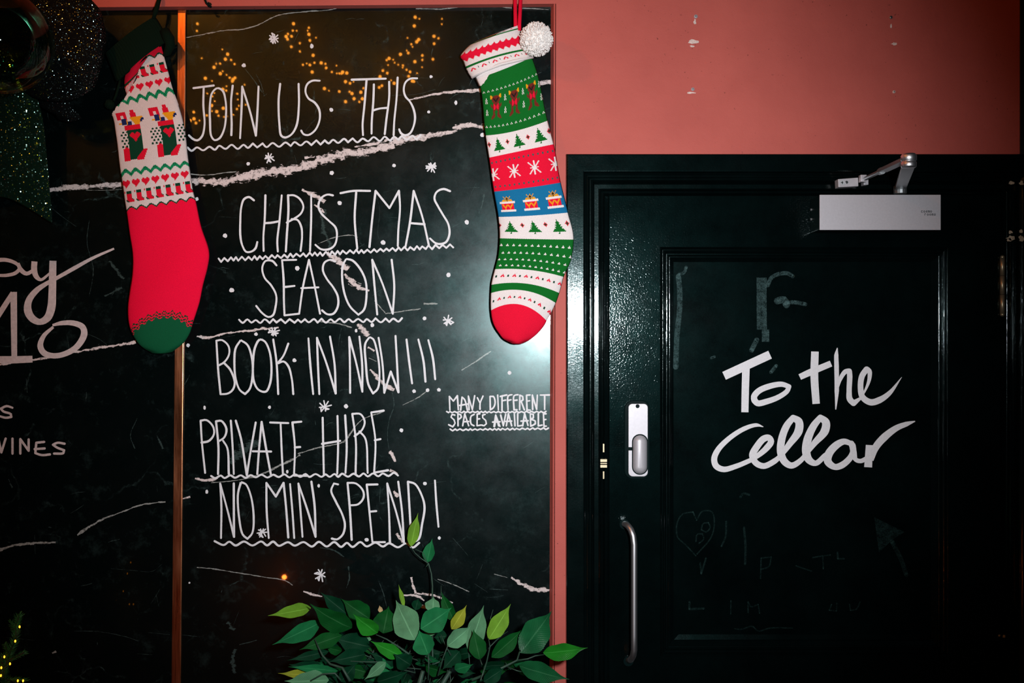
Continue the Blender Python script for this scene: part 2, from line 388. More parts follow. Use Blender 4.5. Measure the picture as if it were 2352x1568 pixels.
def S(ox, oy, sc, wid, *strokes):
    """strokes in crop coordinates -> list of (points, closed)"""
    out = []
    for st in strokes:
        closed = st[0] == 'o'
        if closed: st = st[1:]
        R = random.Random(int(st[0][0]*7 + st[0][1]))
        out.append(([(ox + p[0]/sc, oy + p[1]/sc, wid*(1 + R.uniform(-0.12, 0.14))) for p in st], closed))
    return out
def wavy(x0, y0, x1, y1, period, amp, seed, wid=6.0):
    R = random.Random(seed); pts = []; x = x0; up = True
    while x < x1:
        t = (x-x0)/(x1-x0); y = y0 + (y1-y0)*t
        pts.append((x, y + (amp if not up else -amp)*R.uniform(0.7, 1.2), wid*R.uniform(0.9, 1.1)))
        x += period/2*R.uniform(0.75, 1.3); up = not up
    return pts

BD = -0.022          # marble face sits 22 mm behind the plaster face
o_ = 'o'
LINES = []
A = (400, 0, 4.127); B = (780, 0, 4.126); Cc = (480, 400, 3.92); Dd = (420, 740, 3.675); E = (420, 1080, 3.675); F = (1000, 780, 6.534)
LINES.append(('JOIN US THIS', S(*A, 4.6,
 [(183,835),(375,810)], [(280,825),(277,1000),(288,1180),(265,1290),(220,1330),(175,1315),(140,1282)],
 [o_,(410,835),(360,880),(340,980),(340,1150),(352,1290),(385,1328),(430,1310),(475,1220),(492,1080),(488,960),(460,860)],
 [(555,812),(540,960),(545,1180),(542,1280)], [(625,1310),(640,1000),(645,820),(720,1060),(775,1285),(790,1050),(800,820)],
 [(1005,795),(990,950),(998,1180),(1015,1285),(1050,1303),(1110,1275),(1160,1190),(1182,1000),(1180,795)],
 [(1380,765),(1310,765),(1260,800),(1245,870),(1275,935),(1330,970),(1375,1040),(1378,1140),(1335,1235),(1270,1280),(1225,1270),(1205,1238)])
 + S(*B, 4.6, [(115,755),(437,745)], [(255,765),(235,1000),(218,1180),(222,1280)], [(325,800),(320,950),(305,1150),(303,1265)],
 [(320,1045),(380,1028),(445,1022)], [(470,775),(470,920),(445,1120),(428,1270)], [(550,735),(540,930),(518,1150),(512,1280)],
 [(735,742),(670,745),(625,780),(608,850),(625,915),(665,960),(700,1030),(715,1110),(700,1200),(665,1265),(620,1282),(580,1260),(565,1225)])))
LINES.append(('CHRISTMAS', S(*Cc, 4.6,
 [(405,235),(360,205),(315,225),(290,300),(282,420),(283,560),(300,640),(335,698),(385,695),(420,665),(435,610)],
 [(508,190),(502,400),(490,560),(492,690)], [(655,190),(635,420),(615,600),(620,695)], [(510,440),(570,435),(635,422)],
 [(712,190),(715,330),(700,560),(692,695)], [(715,190),(765,190),(820,225),(850,290),(830,350),(775,395),(700,435)], [(745,405),(795,410),(830,470),(838,560),(825,690)],
 [(920,185),(920,400),(910,690)],
 [(1115,190),(1065,183),(1010,215),(985,285),(1010,350),(1080,420),(1140,480),(1152,560),(1130,640),(1080,675),(1010,675),(958,635)],
 [(1185,170),(1300,150),(1450,150)], [(1325,165),(1312,400),(1335,670)],
 [(1445,655),(1470,400),(1500,150),(1625,305),(1710,150),(1720,300),(1705,500),(1700,645)],
 [(1770,650),(1810,430),(1843,150),(1920,380),(1980,640)], [(1815,440),(1940,450)],
 [(2170,152),(2110,133),(2050,160),(2030,220),(2060,285),(2110,370),(2155,450),(2165,540),(2135,610),(2085,628),(2040,620),(1990,578)])))
LINES.append(('SEASON', S(*Cc, 4.6,
 [(608,820),(570,780),(510,780),(480,840),(500,930),(560,1000),(605,1090),(600,1190),(575,1270),(535,1285),(480,1250),(425,1185)],
 [(785,770),(658,773),(672,950),(675,1150),(680,1270),(812,1255)], [(680,1015),(770,1005)],
 [(812,1255),(845,1020),(900,770),(950,1000),(1000,1255)], [(830,1025),(985,1018)],
 [(1135,785),(1090,770),(1040,795),(1025,860),(1060,940),(1120,1020),(1160,1100),(1160,1190),(1120,1255),(1065,1260),(1018,1225)],
 [o_,(1235,762),(1205,820),(1200,950),(1225,1090),(1270,1190),(1345,1265),(1395,1220),(1418,1100),(1410,960),(1360,850),(1290,775)],
 [(1515,1262),(1490,1000),(1470,770),(1560,980),(1655,1255),(1668,1000),(1645,770)])))
LINES.append(('BOOK IN NOW', S(*Dd, 4.6,
 [(318,605),(298,400),(283,155),(330,150),(385,200),(390,270),(350,335),(300,365)], [(350,345),(400,400),(438,510),(420,570),(380,600),(318,607)],
 [o_,(488,150),(445,220),(435,330),(445,470),(480,570),(525,605),(565,560),(590,420),(580,290),(545,190)],
 [o_,(650,145),(610,210),(592,350),(600,500),(640,570),(700,585),(735,520),(748,380),(730,240),(690,160)],
 [(763,145),(790,330),(805,605)], [(890,180),(850,280),(805,340)], [(805,345),(850,330),(890,370),(920,480),(932,605)],
 [(1060,135),(1075,350),(1100,605)], [(1152,605),(1140,350),(1132,130),(1210,340),(1290,600),(1280,350),(1242,120)],
 [(1412,595),(1410,350),(1405,125),(1460,330),(1515,585),(1513,350),(1490,120)],
 [o_,(1575,125),(1540,180),(1545,350),(1565,520),(1605,600),(1645,560),(1660,430),(1640,250),(1605,140)],
 [(1652,130),(1685,350),(1700,595),(1755,415),(1820,590),(1808,350),(1795,115)],
 [(1888,145),(1910,330),(1935,515)], [(1988,145),(2030,320),(2048,500)], [(2072,150),(2110,300),(2130,480)])))
LINES.append(('PRIVATE HIRE', S(*Dd, 4.6,
 [(188,1270),(160,1000),(150,830),(200,825),(255,880),(262,945),(220,1000),(158,1015)],
 [(297,1280),(300,1050),(280,835),(325,832),(368,900),(350,970),(300,1005)], [(340,1000),(375,1060),(388,1280)],
 [(405,830),(420,1050),(430,1280)], [(447,830),(490,980),(540,1290),(570,1100),(615,845)], [(628,1280),(645,1050),(665,840),(700,1050),(745,1295)], [(590,1088),(745,1090)],
 [(737,845),(890,850)], [(825,850),(835,1100),(845,1285)], [(1000,838),(925,845),(945,1050),(938,1293),(1042,1295)], [(945,1055),(990,1052)],
 [(1180,805),(1185,1050),(1190,1285)], [(1305,790),(1310,1050),(1303,1278)], [(1175,1025),(1328,1000)], [(1370,785),(1383,1050),(1373,1270)],
 [(1458,1280),(1460,1000),(1430,772),(1500,775),(1535,840),(1510,910),(1450,960)], [(1490,920),(1540,980),(1560,1270)],
 [(1695,745),(1590,760),(1625,1000),(1615,1268),(1732,1248)], [(1620,995),(1668,985)])))
LINES.append(('NO MIN SPEND', S(*E, 4.6,
 [(322,570),(325,300),(315,110),(375,330),(432,560),(430,250),(430,110)], [o_,(490,100),(465,200),(475,400),(505,540),(545,577),(585,530),(598,400),(575,220),(530,115)],
 [(725,570),(708,350),(705,105),(785,220),(850,105),(870,300),(890,565)], [(905,115),(925,350),(940,570)], [(1010,560),(990,300),(975,110),(1050,330),(1120,560),(1112,300),(1085,95)],
 [(1310,118),(1275,110),(1252,170),(1290,260),(1345,370),(1368,460),(1350,540),(1300,582),(1258,575)],
 [(1425,585),(1410,330),(1390,105),(1460,110),(1520,170),(1525,230),(1480,285),(1410,295)],
 [(1643,118),(1552,120),(1575,350),(1600,605),(1705,605)], [(1575,348),(1632,343)],
 [(1748,610),(1740,350),(1725,110),(1800,350),(1865,605),(1850,350),(1818,95)],
 [(1930,605),(1915,350),(1900,95),(1960,115),(2020,220),(2040,310),(2020,450),(1990,580),(1940,607)],
 [(2128,85),(2140,280),(2158,475)])))
LINES.append(('MANY DIFFERENT', S(*F, 3.6,
 [(218,1055),(210,850),(270,920),(330,840),(345,1050)], [(380,1055),(400,860),(440,900),(480,1055)], [(365,985),(480,965)], [(505,1050),(495,845),(555,1050),(590,840)],
 [(630,870),(670,950)], [(715,845),(672,950),(670,1040)], [(825,1050),(820,850),(870,850),(897,940),(870,1020),(825,1050)], [(935,830),(945,1050)],
 [(1000,1060),(1000,840)], [(975,850),(1070,828)], [(1005,915),(1055,905)], [(1090,1050),(1095,840),(1150,825)], [(1095,910),(1135,900)],
 [(1240,825),(1183,838),(1180,1052),(1225,1050)], [(1185,910),(1225,905)], [(1265,1050),(1268,832),(1310,850),(1315,900),(1270,930)], [(1290,930),(1335,1050)],
 [(1420,828),(1368,832),(1375,1055),(1425,1055)], [(1375,920),(1415,915)], [(1460,1045),(1455,830),(1520,1045),(1530,830)], [(1575,830),(1710,828)], [(1640,835),(1640,1045)])))
LINES.append(('SPACES AVAILABLE', S(*F, 3.6,
 [(290,1130),(250,1120),(235,1160),(280,1200),(295,1250),(260,1305),(200,1275)], [(340,1290),(338,1110),(380,1125),(390,1160),(345,1195)], [(410,1290),(440,1110),(500,1290)], [(425,1230),(500,1225)],
 [(580,1120),(540,1140),(525,1200),(540,1270),(580,1290)], [(665,1110),(628,1115),(625,1290),(680,1280)], [(630,1190),(665,1185)], [(745,1120),(710,1130),(710,1170),(755,1210),(765,1260),(730,1290),(695,1280)],
 [(880,1300),(905,1130),(970,1300)], [(888,1300),(912,1150),(950,1290)], [(860,1235),(970,1230)], [(980,1130),(1020,1290),(1055,1120)], [(1065,1290),(1095,1110),(1145,1290)], [(1055,1225),(1145,1220)],
 [(1185,1105),(1195,1290)], [(1235,1110),(1235,1295),(1300,1285)], [(1310,1290),(1340,1110),(1390,1285)], [(1285,1220),(1390,1215)],
 [(1430,1290),(1425,1110),(1470,1120),(1470,1170),(1430,1195)], [(1440,1195),(1500,1220),(1500,1260),(1430,1295)], [(1545,1110),(1545,1292),(1600,1280)],
 [(1660,1110),(1622,1113),(1630,1298),(1665,1295)], [(1630,1200),(1660,1195)])))

VL = [0]
def vein(mb, uv, pts, w0, d, mi, seed, jit=0.6):
    """a marble vein: jagged ribbon let into the panel face; uv v runs across it"""
    R = random.Random(seed); s = catmull([(x, y, wd*w0) for x, y, wd in pts], 9.0)
    acc = 0; VL[0] = (VL[0]+1) % 14
    for i, a in enumerate(s):
        b = s[min(i+1, len(s)-1)]; c = s[max(i-1, 0)]; t = b.xy - c.xy
        n = Vector((-t.y, t.x)); n = n.normalized() if n.length > 0 else Vector((0, 1))
        acc = acc*0.7 + R.uniform(-1, 1)*jit*min(3, a.z*0.35)
        hw = a.z*R.uniform(0.7, 1.35)
        for q, v in ((1, 0), (-1, 1)):
            p = a.xy + n*(acc + q*hw); uv[len(mb.v)] = (i*0.05, v); mb.v.append(tuple(P(p.x, p.y, d + 0.00006 + (4-mi)*0.0001 - VL[0]*0.000006 + i*0.0000004)))
        if i:
            k = len(mb.v); mb.f.append((k-4, k-3, k-1, k-2)); mb.m.append(mi)

VEINS_R = [  # (points(x, y, relative width), half width, material 1 strong / 2 thin / 3 faint)
 ([(424,413,.8),(450,415,1),(500,419,.9),(545,412,1.1)], 13, 1), ([(520,417,.9),(560,407,1),(640,394,1.1),(700,383,1.1),(735,368,1),(790,354,1.1)], 15, 1),
 ([(700,368,.8),(735,363,1.2),(790,352,1),(850,346,1),(905,331,1)], 12, 1), ([(815,341,.5),(860,333,1),(930,321,1.2),(990,310,1)], 11, 1), ([(930,321,1),(1000,308,1),(1050,299,.7)], 9, 1),
 ([(1040,297,1),(1070,289,1.3),(1112,293,1)], 7, 1), ([(1045,287,.7),(1080,287,.6),(1115,285,1)], 3, 1),
 ([(420,398,1),(470,402,1),(520,396,.8),(600,391,.6)], 2.2, 2),
 ([(940,229,.5),(985,220,1),(1040,212,1.2),(1104,206,1.3)], 4.5, 1), ([(1235,191,1),(1268,187,1)], 7, 1), ([(900,219,.6),(960,216,.6),(1000,205,.7)], 1.5, 3),
 ([(422,88,1),(460,80,1),(510,70,1.1),(560,66,1),(590,58,.8),(640,35,1),(690,28,1),(770,20,1),(790,10,.7)], 2.0, 2),
 ([(790,12,.8),(850,13,.8),(905,11,.6)], 1.4, 2), ([(955,20,.7),(1010,21,1),(1060,15,1),(1110,11,.9),(1170,18,.9),(1210,19,.9),(1260,22,.6)], 2.0, 2),
 ([(693,436,.5),(720,447,1.2),(745,465,1)], 7, 1), ([(722,470,.6),(745,488,1)], 5, 1), ([(752,580,.7),(775,598,1.5),(800,618,1)], 9, 1), ([(790,630,.8),(808,648,1.5),(826,662,1)], 7, 1), ([(800,652,.7),(830,662,1),(848,668,.8)], 5, 1), ([(808,646,.7),(830,652,.8)], 3, 2),
 ([(730,560,.4),(770,545,1),(810,540,1),(822,545,.6)], 1.6, 2), ([(745,480,1),(738,510,1.2),(750,540,1.1),(760,570,1)], 9, 3), ([(860,690,.6),(885,718,.9)], 2.5, 2), ([(885,720,.8),(925,714,1),(966,709,1)], 2.4, 2), ([(973,697,1),(1005,697,.8)], 3.2, 2),
 ([(735,738,.7),(780,744,1),(808,752,.8)], 2.4, 2), ([(452,772,1.3),(475,775,1.2),(520,764,.8),(560,760,.8),(605,756,1.3),(640,752,.8)], 4.2, 1), ([(480,780,.4),(540,770,.5)], 1, 3),
 ([(820,745,1),(835,760,1.6),(845,772,1.2)], 7, 1), ([(845,797,.7),(860,806,1)], 4, 1), ([(847,822,.5),(865,830,.6)], 2.4, 2), ([(850,848,.7),(872,872,1.1),(890,888,1.4),(905,896,1)], 7, 1), ([(900,900,.7),(905,930,.8),(895,960,.7),(890,1000,.6),(895,1040,.5)], 2.4, 3),
 ([(895,1036,1),(905,1050,1.3),(908,1060,.9)], 6, 1), ([(895,1080,1),(912,1090,1)], 6, 1), ([(905,1127,1),(915,1140,1)], 6, 1), ([(910,1225,1),(925,1245,1)], 5, 1),
 ([(925,930,.5),(955,915,1),(985,895,.8)], 2, 2), ([(684,1042,.8),(740,1026,1),(790,1014,1),(805,995,1),(830,965,.8),(880,945,.8)], 2.6, 2), ([(560,1100,.6),(610,1085,1),(660,1060,1.3),(690,1045,1)], 3.2, 2), ([(420,1145,1.2),(437,1141,1)], 3, 1),
 ([(485,1108,.8),(545,1102,1),(590,1095,.8)], 2, 2), ([(530,1065,.6),(545,1040,1.6),(575,1020,1.8),(600,1010,1.1)], 15, 3), ([(448,1098,1),(480,1102,1.3),(500,1096,.8)], 5, 1),
 ([(452,1303,.8),(490,1306,1),(540,1314,1),(600,1324,1),(655,1333,1),(672,1344,.6)], 2.0, 2), ([(697,1357,.8),(715,1364,1.2),(740,1369,1)], 3.2, 1),
 ([(1005,1330,.6),(1040,1341,1),(1078,1358,.8)], 2.2, 2), ([(1090,1340,.5),(1120,1360,.6)], 1.4, 3), ([(1174,1326,.5),(1200,1340,1.3),(1225,1350,1.5),(1262,1352,.9)], 6.5, 1), ([(1135,1318,.5),(1165,1326,.7)], 2, 2),
 ([(945,1325,1),(950,1350,1),(955,1362,1.6)], 4, 1), ([(926,1366,.7),(955,1367,1.2),(975,1378,.8)], 4, 1), ([(950,1362,1),(975,1364,1),(1010,1372,.9),(1040,1384,.6)], 4.5, 1), ([(962,1390,1),(985,1397,.9)], 5, 1),
 ([(870,1335,.7),(880,1360,1),(890,1400,.8)], 2, 3), ([(735,1258,.7),(770,1265,1.2),(790,1278,1)], 3.5, 3), ([(800,1300,1),(803,1330,1),(795,1350,.7)], 3, 3), ([(1040,1235,.6),(1075,1275,.8)], 1.6, 3), ([(990,1325,.6),(1020,1345,.6)], 1.3, 3),
 ([(1060,850,.6),(1095,828,1.1),(1128,806,1)], 2.6, 2), ([(540,1445,1),(530,1435,1.4),(522,1428,.8)], 7, 3), ([(540,1490,1),(535,1520,1.4),(542,1545,1)], 8, 3), ([(550,1480,.6),(590,1470,.8)], 3, 3), ([(412,1457,.7),(460,1462,.8)], 1.3, 3),
 ([(1100,490,.5),(1108,470,.6),(1112,445,1)], 5, 3), ([(588,170,.6),(600,195,.8),(607,220,1.2),(612,215,.8)], 2.5, 3), ([(560,155,.5),(580,180,.9),(602,213,1.4)], 2, 3), ([(880,570,.4),(868,540,.5),(872,480,.5),(860,440,.4)], 1.4, 3)]
VEINS_L = [([(105,437,.8),(150,433,1),(215,430,.9),(285,424,1),(388,424,1)], 9, 1), ([(190,436,.6),(240,437,.6),(285,434,.6)], 1.6, 2),
 ([(40,832,.8),(90,824,1),(170,810,1),(240,796,1.2),(312,785,1)], 4.2, 1), ([(0,838,.8),(60,826,1)], 4.5, 1), ([(-40,1275,1),(10,1259,1.4),(60,1248,1.3),(128,1245,1)], 3.6, 2), ([(178,1229,1),(205,1208,1.8),(240,1190,1.2),(280,1176,.8),(320,1160,.9),(380,1152,.8)], 3.0, 2),
 ([(200,766,.5),(230,780,.7),(247,793,.8)], 1.6, 3), ([(110,470,.6),(140,495,.8),(175,520,.8)], 1.8, 3), ([(170,1449,.7),(225,1450,1),(290,1462,.8),(318,1472,.8)], 1.6, 3), ([(340,1452,.6),(390,1457,.6)], 1.3, 3), ([(120,1500,.8),(129,1495,1)], 4, 2), ([(205,505,.4),(200,560,.5),(215,620,.6),(205,680,.5)], 3.5, 3), ([(240,680,.8),(280,660,1)], 6, 3), ([(250,600,1),(285,640,1)], 8, 3), ([(315,960,.5),(300,1000,.7),(310,1030,.6)], 3, 3), ([(360,1000,.7),(375,1030,.9)], 5, 3), ([(20,1100,.6),(28,1120,1)], 5, 3), ([(-20,1460,.6),(20,1464,.7),(80,1470,.6)], 1.2, 3), ([(255,1305,.6),(310,1310,.7),(350,1312,.6),(372,1295,.6)], 1.3, 3)]

def panel(outline, name, label, veins, xr, nscr, seed):  # nscr hairline scratches
    m = MB(); uv = {}
    m.prism(poly(outline), -BD, -BD+0.022, 0)
    for i, (pts, hw, mi) in enumerate(veins): vein(m, uv, pts, hw*0.9, BD, mi, seed+i)
    R = random.Random(seed)
    for i in range(nscr):                                   # fine scratches and hairline veins
        x = R.uniform(*xr); y = R.uniform(30, 1540); L = R.uniform(6, 46); a = R.choice((R.uniform(-.6, .1), R.uniform(1.2, 2.2)))
        vein(m, uv, [(x, y, .5), (x+L*.5*math.cos(a), y+L*.5*math.sin(a)+R.uniform(-3, 3), 1), (x+L*math.cos(a), y+L*math.sin(a), .5)], R.uniform(.5, 1.9), BD, 3, i)
    o = m.build(name, [M['marble'], M['vein'], M['vein_mid'], M['vein_faint']], uv=uv)
    return tag(o, label, 'marble panel', 'marble wall panels')
pr = panel([(421.5,15.5),(1268,8),(1263,2412),(404,2412),(409.5,1600)], 'marble_panel', 'black veined marble panel carrying the Christmas booking message in white capitals', VEINS_R, (430, 1255), 110, 11)
pl = panel([(-800,26),(402,15.5),(387,1600),(381,2412),(-800,2412)], 'marble_panel', 'black marble panel left of the copper strip with cut-off greyish writing', VEINS_L, (-40, 380), 45, 77)
for text, sts in LINES:
    m = MB()
    for pts, closed in sts: stroke(m, pts, BD, closed)
    m.build('lettering', M['chalk'], pr)['label'] = 'thin white hand-lettered words ' + text
UND = [(431,343,970,314,23,4.5,4.4), (502,597,1047,564,13.5,4,4.2), (549,738,925,735,19,4,4.4), (485,1095,920,1089,22,3.2,4.4), (493,1247,972,1252,34,5,4.8), (1026,946,1258,946,10,1.5,3.6), (1034,987,1260,984,11,1.8,3.6)]
for i, (x0, y0, x1, y1, p, a, wd) in enumerate(UND):
    m = MB(); stroke(m, wavy(x0, y0, x1, y1, p, a, 40+i, wd), BD, th=0.0007, step=3.0); m.build('wavy_underline', M['chalk'], pr)
DOTS = [(716,106,4,5.5),(560,150,5,4.5),(990,176,3.6,3.6),(1047,236,3.6,5),(985,257,3.6,3.6),(761,252,4.4,4.4),(1108,310,5,5),(570,376,4.4,4.2),(905,380,4.2,4.2),(762,397,5,5),(452,457,4.2,4.2),(780,466,5,5),
 (880,557,5.5,5.5),(1072,510,5,5.5),(517,541,5.2,5),(683,616,5,5.5),(1030,631,5,5.5),(532,666,6,5),(975,731,4.4,4.4),(855,746,4.4,5),(588,767,4,4),(818,759,3,4.4),(432,793,4,4.4),(676,827,4.6,4.6),(1170,856,4.4,4.4),
 (951,898,4.2,4.2),(982,896,4.2,4.2),(1008,895,4.2,4.2),(470,936,3,5),(619,935,3.4,4),(795,933,5,5),(922,988,4.6,4.6),(660,1083,3,4),(475,1129,3.2,4.6),(732,1115,3,4.2),(976,1110,4.2,4),(842,1239,5,4),(1009,1235,3.6,3.8),(435,1338,2.2,2.2)]
for i, (x, y, rx, ry) in enumerate(DOTS):
    m = MB(); m.blob(x, y, rx, ry, BD+0.0007, 0, i, 14, 0.12); m.build('painted_dot', M['chalk'], pr)
FLAKES = [(629,89,13),(619,362,12),(990,384,13),(1028,737,13),(629,761,12),(746,933,14),(601,1223,11),(736,1321,14)]
for i, (x, y, r) in enumerate(FLAKES):
    R = random.Random(300+i); m = MB(); n = 4 if i % 2 else 5; a0 = R.uniform(0, 3)
    for k in range(n):
        a = a0 + math.pi*k/n + R.uniform(-.15, .15); r1 = r*R.uniform(.7, 1.1); r2 = r*R.uniform(.7, 1.1); q = R.uniform(-2.5, 2.5)
        stroke(m, [(x-r1*math.cos(a), y-r1*math.sin(a), 3), (x+q, y-q, 3), (x+r2*math.cos(a), y+r2*math.sin(a), 3)], BD, th=0.0007)
        if k % 2 == 0:
            stroke(m, [(x+r2*math.cos(a), y+r2*math.sin(a), 3), (x+r2*.7*math.cos(a+.5), y+r2*.7*math.sin(a+.5), 3), (x+q, y-q, 3)], BD, th=0.0007)
    m.build('painted_snowflake', M['chalk'], pr)
# writing on the left panel
def G(pts, sc=2.614): return [(p[0]/sc, 500+p[1]/sc, p[2]/sc) for p in pts]
LEFT = {'a': ([(-60,300,20),(-30,262,26),(10,252,24),(60,258,22),(105,280,20),(118,302,22),(95,330,22),(40,345,20),(-30,345,16)], [(108,272,18),(125,312,28),(160,335,24),(205,312,20)]),
 'y': ([(207,262,36),(205,310,36),(218,352,30),(245,372,18),(285,345,14),(312,320,12)],
       [(318,258,42),(316,350,44),(314,450,46),(308,540,50),(285,600,46),(240,625,36),(195,605,44),(168,560,48),(172,500,40),(215,440,34),(270,400,26),(340,362,22),(450,300,24),(560,240,18),(685,185,12)]),
 '1': ([(-30,620,30),(20,540,32),(78,450,30)], [(82,445,40),(84,640,38),(86,850,34)], [(-30,852,44),(80,852,44),(195,848,40)]),
 '0': ([(315,645,14),(370,632,26),(440,632,32),(495,655,36),(505,700,40),(460,775,36),(385,818,32),(320,828,32),(265,812,36),(242,770,36),(262,710,26),(320,655,16)],)}
for ch, sts in LEFT.items():
    m = MB()
    for pts in sts: stroke(m, G(pts), BD, butt=True)
    m.build('lettering', M['chalk_dim'], pl)['label'] = 'large greyish hand-painted ' + ('letter ' if ch.isalpha() else 'figure ') + ch
m = MB(); stroke(m, G([(75,1140,12),(40,1130,14),(5,1145,14),(20,1162,14),(65,1178,14),(68,1195,14),(35,1200,14),(-10,1188,12)]), BD)
m.build('lettering', M['chalk_dim'], pl)['label'] = 'small greyish hand-painted letter S'
m = MB()
for pts in ([(-50,1328),(-25,1405),(-8,1335)], [(-8,1335),(8,1408),(34,1325)], [(75,1325),(75,1415)], [(122,1415),(122,1328),(172,1398),(172,1330)], [(265,1345),(218,1350),(212,1412),(250,1424),(300,1420)], [(208,1388),(268,1384)], [(388,1356),(345,1350),(318,1362),(345,1380),(385,1395),(380,1412),(325,1415)]):
    stroke(m, G([(x, y, 14) for x, y in pts]), BD)
m.build('lettering', M['chalk_dim'], pl)['label'] = 'small greyish hand-painted word WINES'

# ------------------------------------------------------------------ door
door = thing('door_1', W(1850, FLOOR*1000, 0), 'glossy black panelled door lettered To the Cellar, in a moulded black frame', 'door', kind='structure')
def loft(mb, rect, prof, closed=False, mi=0, yb=None):
    """mitred moulding: prof = [(inset mm, depth m)] swept round rect (xl, yt, xr, yb) in mm"""
    xl, yt, xr, yb = rect; rings = []
    for off, dep in prof:
        q = [W(xl+off, yb-(off if closed else 0), dep), W(xl+off, yt+off, dep), W(xr-off, yt+off, dep), W(xr-off, yb-(off if closed else 0), dep)]
        rings.append(mb.add(q, []))
    for a, b in zip(rings, rings[1:]):
        for k in range(4 if closed else 3):
            j = (k+1) % 4; mb.f.append((a+k, a+j, b+j, b+k)); mb.m.append(mi if k in (0, 2) else (mi+1 if k in (1, 3) else mi))
def bead(x0, x1, base, h, n=6):
    return [(x0 + (x1-x0)*i/n, base + h*math.sin(math.pi*i/n)) for i in range(n+1)]
m = MB()
prof = [(0,-0.05),(0,0.018),(1.5,0.0205),(3,0.021),(38,0.021),(40,0.0205),(41.5,0.018),(42,0.010)] + bead(45,52,0.008,0.0025) + [(55,0.006)] + bead(56,63,0.006,0.007) + [(65,0.0)] + [(66,-0.006),(75,-0.006)] + bead(76,82,-0.004,0.010) + bead(84,90,-0.005,0.009) + [(91,-0.02),(98,-0.022)]
loft(m, (1300, 357, 2397, 2415), prof)
fr = m.build('door_frame', [M['paint_v'], M['paint_h']], door)
m = MB()
for i, (x, y, rx, ry) in enumerate([(2323,420,6,4),(2346,420,5,5),(2321,533,4,4),(2322,547,10,5),(2346,531,4,5),(2346,547,6,6),(2318,551,5,4),(2295,1459,3,3),(2306,1461,3,4)]): m.blob(x, y, rx, ry, 0.0225, 0, i)
m.build('paint_chip', M['cream'], fr)['label'] = 'cream chips where the black paint has flaked'
LX, LT, LR, LB = 1397, 447, 2300, 2408
PX0, PY0, PX1, PY1 = 1516, 567, 2178, 1506
m = MB()
loft(m, (LX, LT, LR, LB), [(0,-0.045),(0,-0.003),(3,0.0)], True)
o1 = m.add([W(LX+3,LT+3,0), W(LR-3,LT+3,0), W(LR-3,LB-3,0), W(LX+3,LB-3,0), W(PX0,PY0,0), W(PX1,PY0,0), W(PX1,PY1,0), W(PX0,PY1,0)], [(0,1,5,4),(1,2,6,5),(2,3,7,6),(3,0,4,7)])
m.m[-4:] = [1, 0, 1, 0]
m.box(W(LX+2, LT+2, -0.030), W(LR-2, LB-2, -0.045))
leaf = m.build('door_leaf', [M['paint'], M['paint']], door)
m = MB()
loft(m, (PX0, PY0, PX1, PY1), [(0,-0.001)] + bead(0,5,0.0,0.004) + [(6,-0.003)] + bead(7,14,-0.003,0.005) + [(15,-0.006),(16,-0.006)] + bead(17,22,-0.006,0.003) + [(23,-0.006),(34,-0.016)], True)
m.add([W(PX0+34, PY1-34, -0.0117), W(PX1-34, PY1-34, -0.0117), W(PX1-45, PY1-45, -0.0154), W(PX0+45, PY1-45, -0.0154), W(PX0+34, PY1-34, -0.016), W(PX1-34, PY1-34, -0.016)], [(0,1,2,3),(0,4,5,1),(0,3,4),(1,5,2)], 1)  # added bead at the panel foot, sloped to catch the flash
m.build('panel_moulding', [M['paint_v'], M['paint_h']], leaf)
m = MB(); m.box(W(PX0+33, PY0+33, -0.0155), W(PX1-33, PY1-33, -0.028)); pan = m.build('door_panel', M['panel'], leaf)
PD = -0.0155
def H(pts): return [(1600+p[0]/4.3556, 760+p[1]/4.3556, p[2]/4.3556) for p in pts]
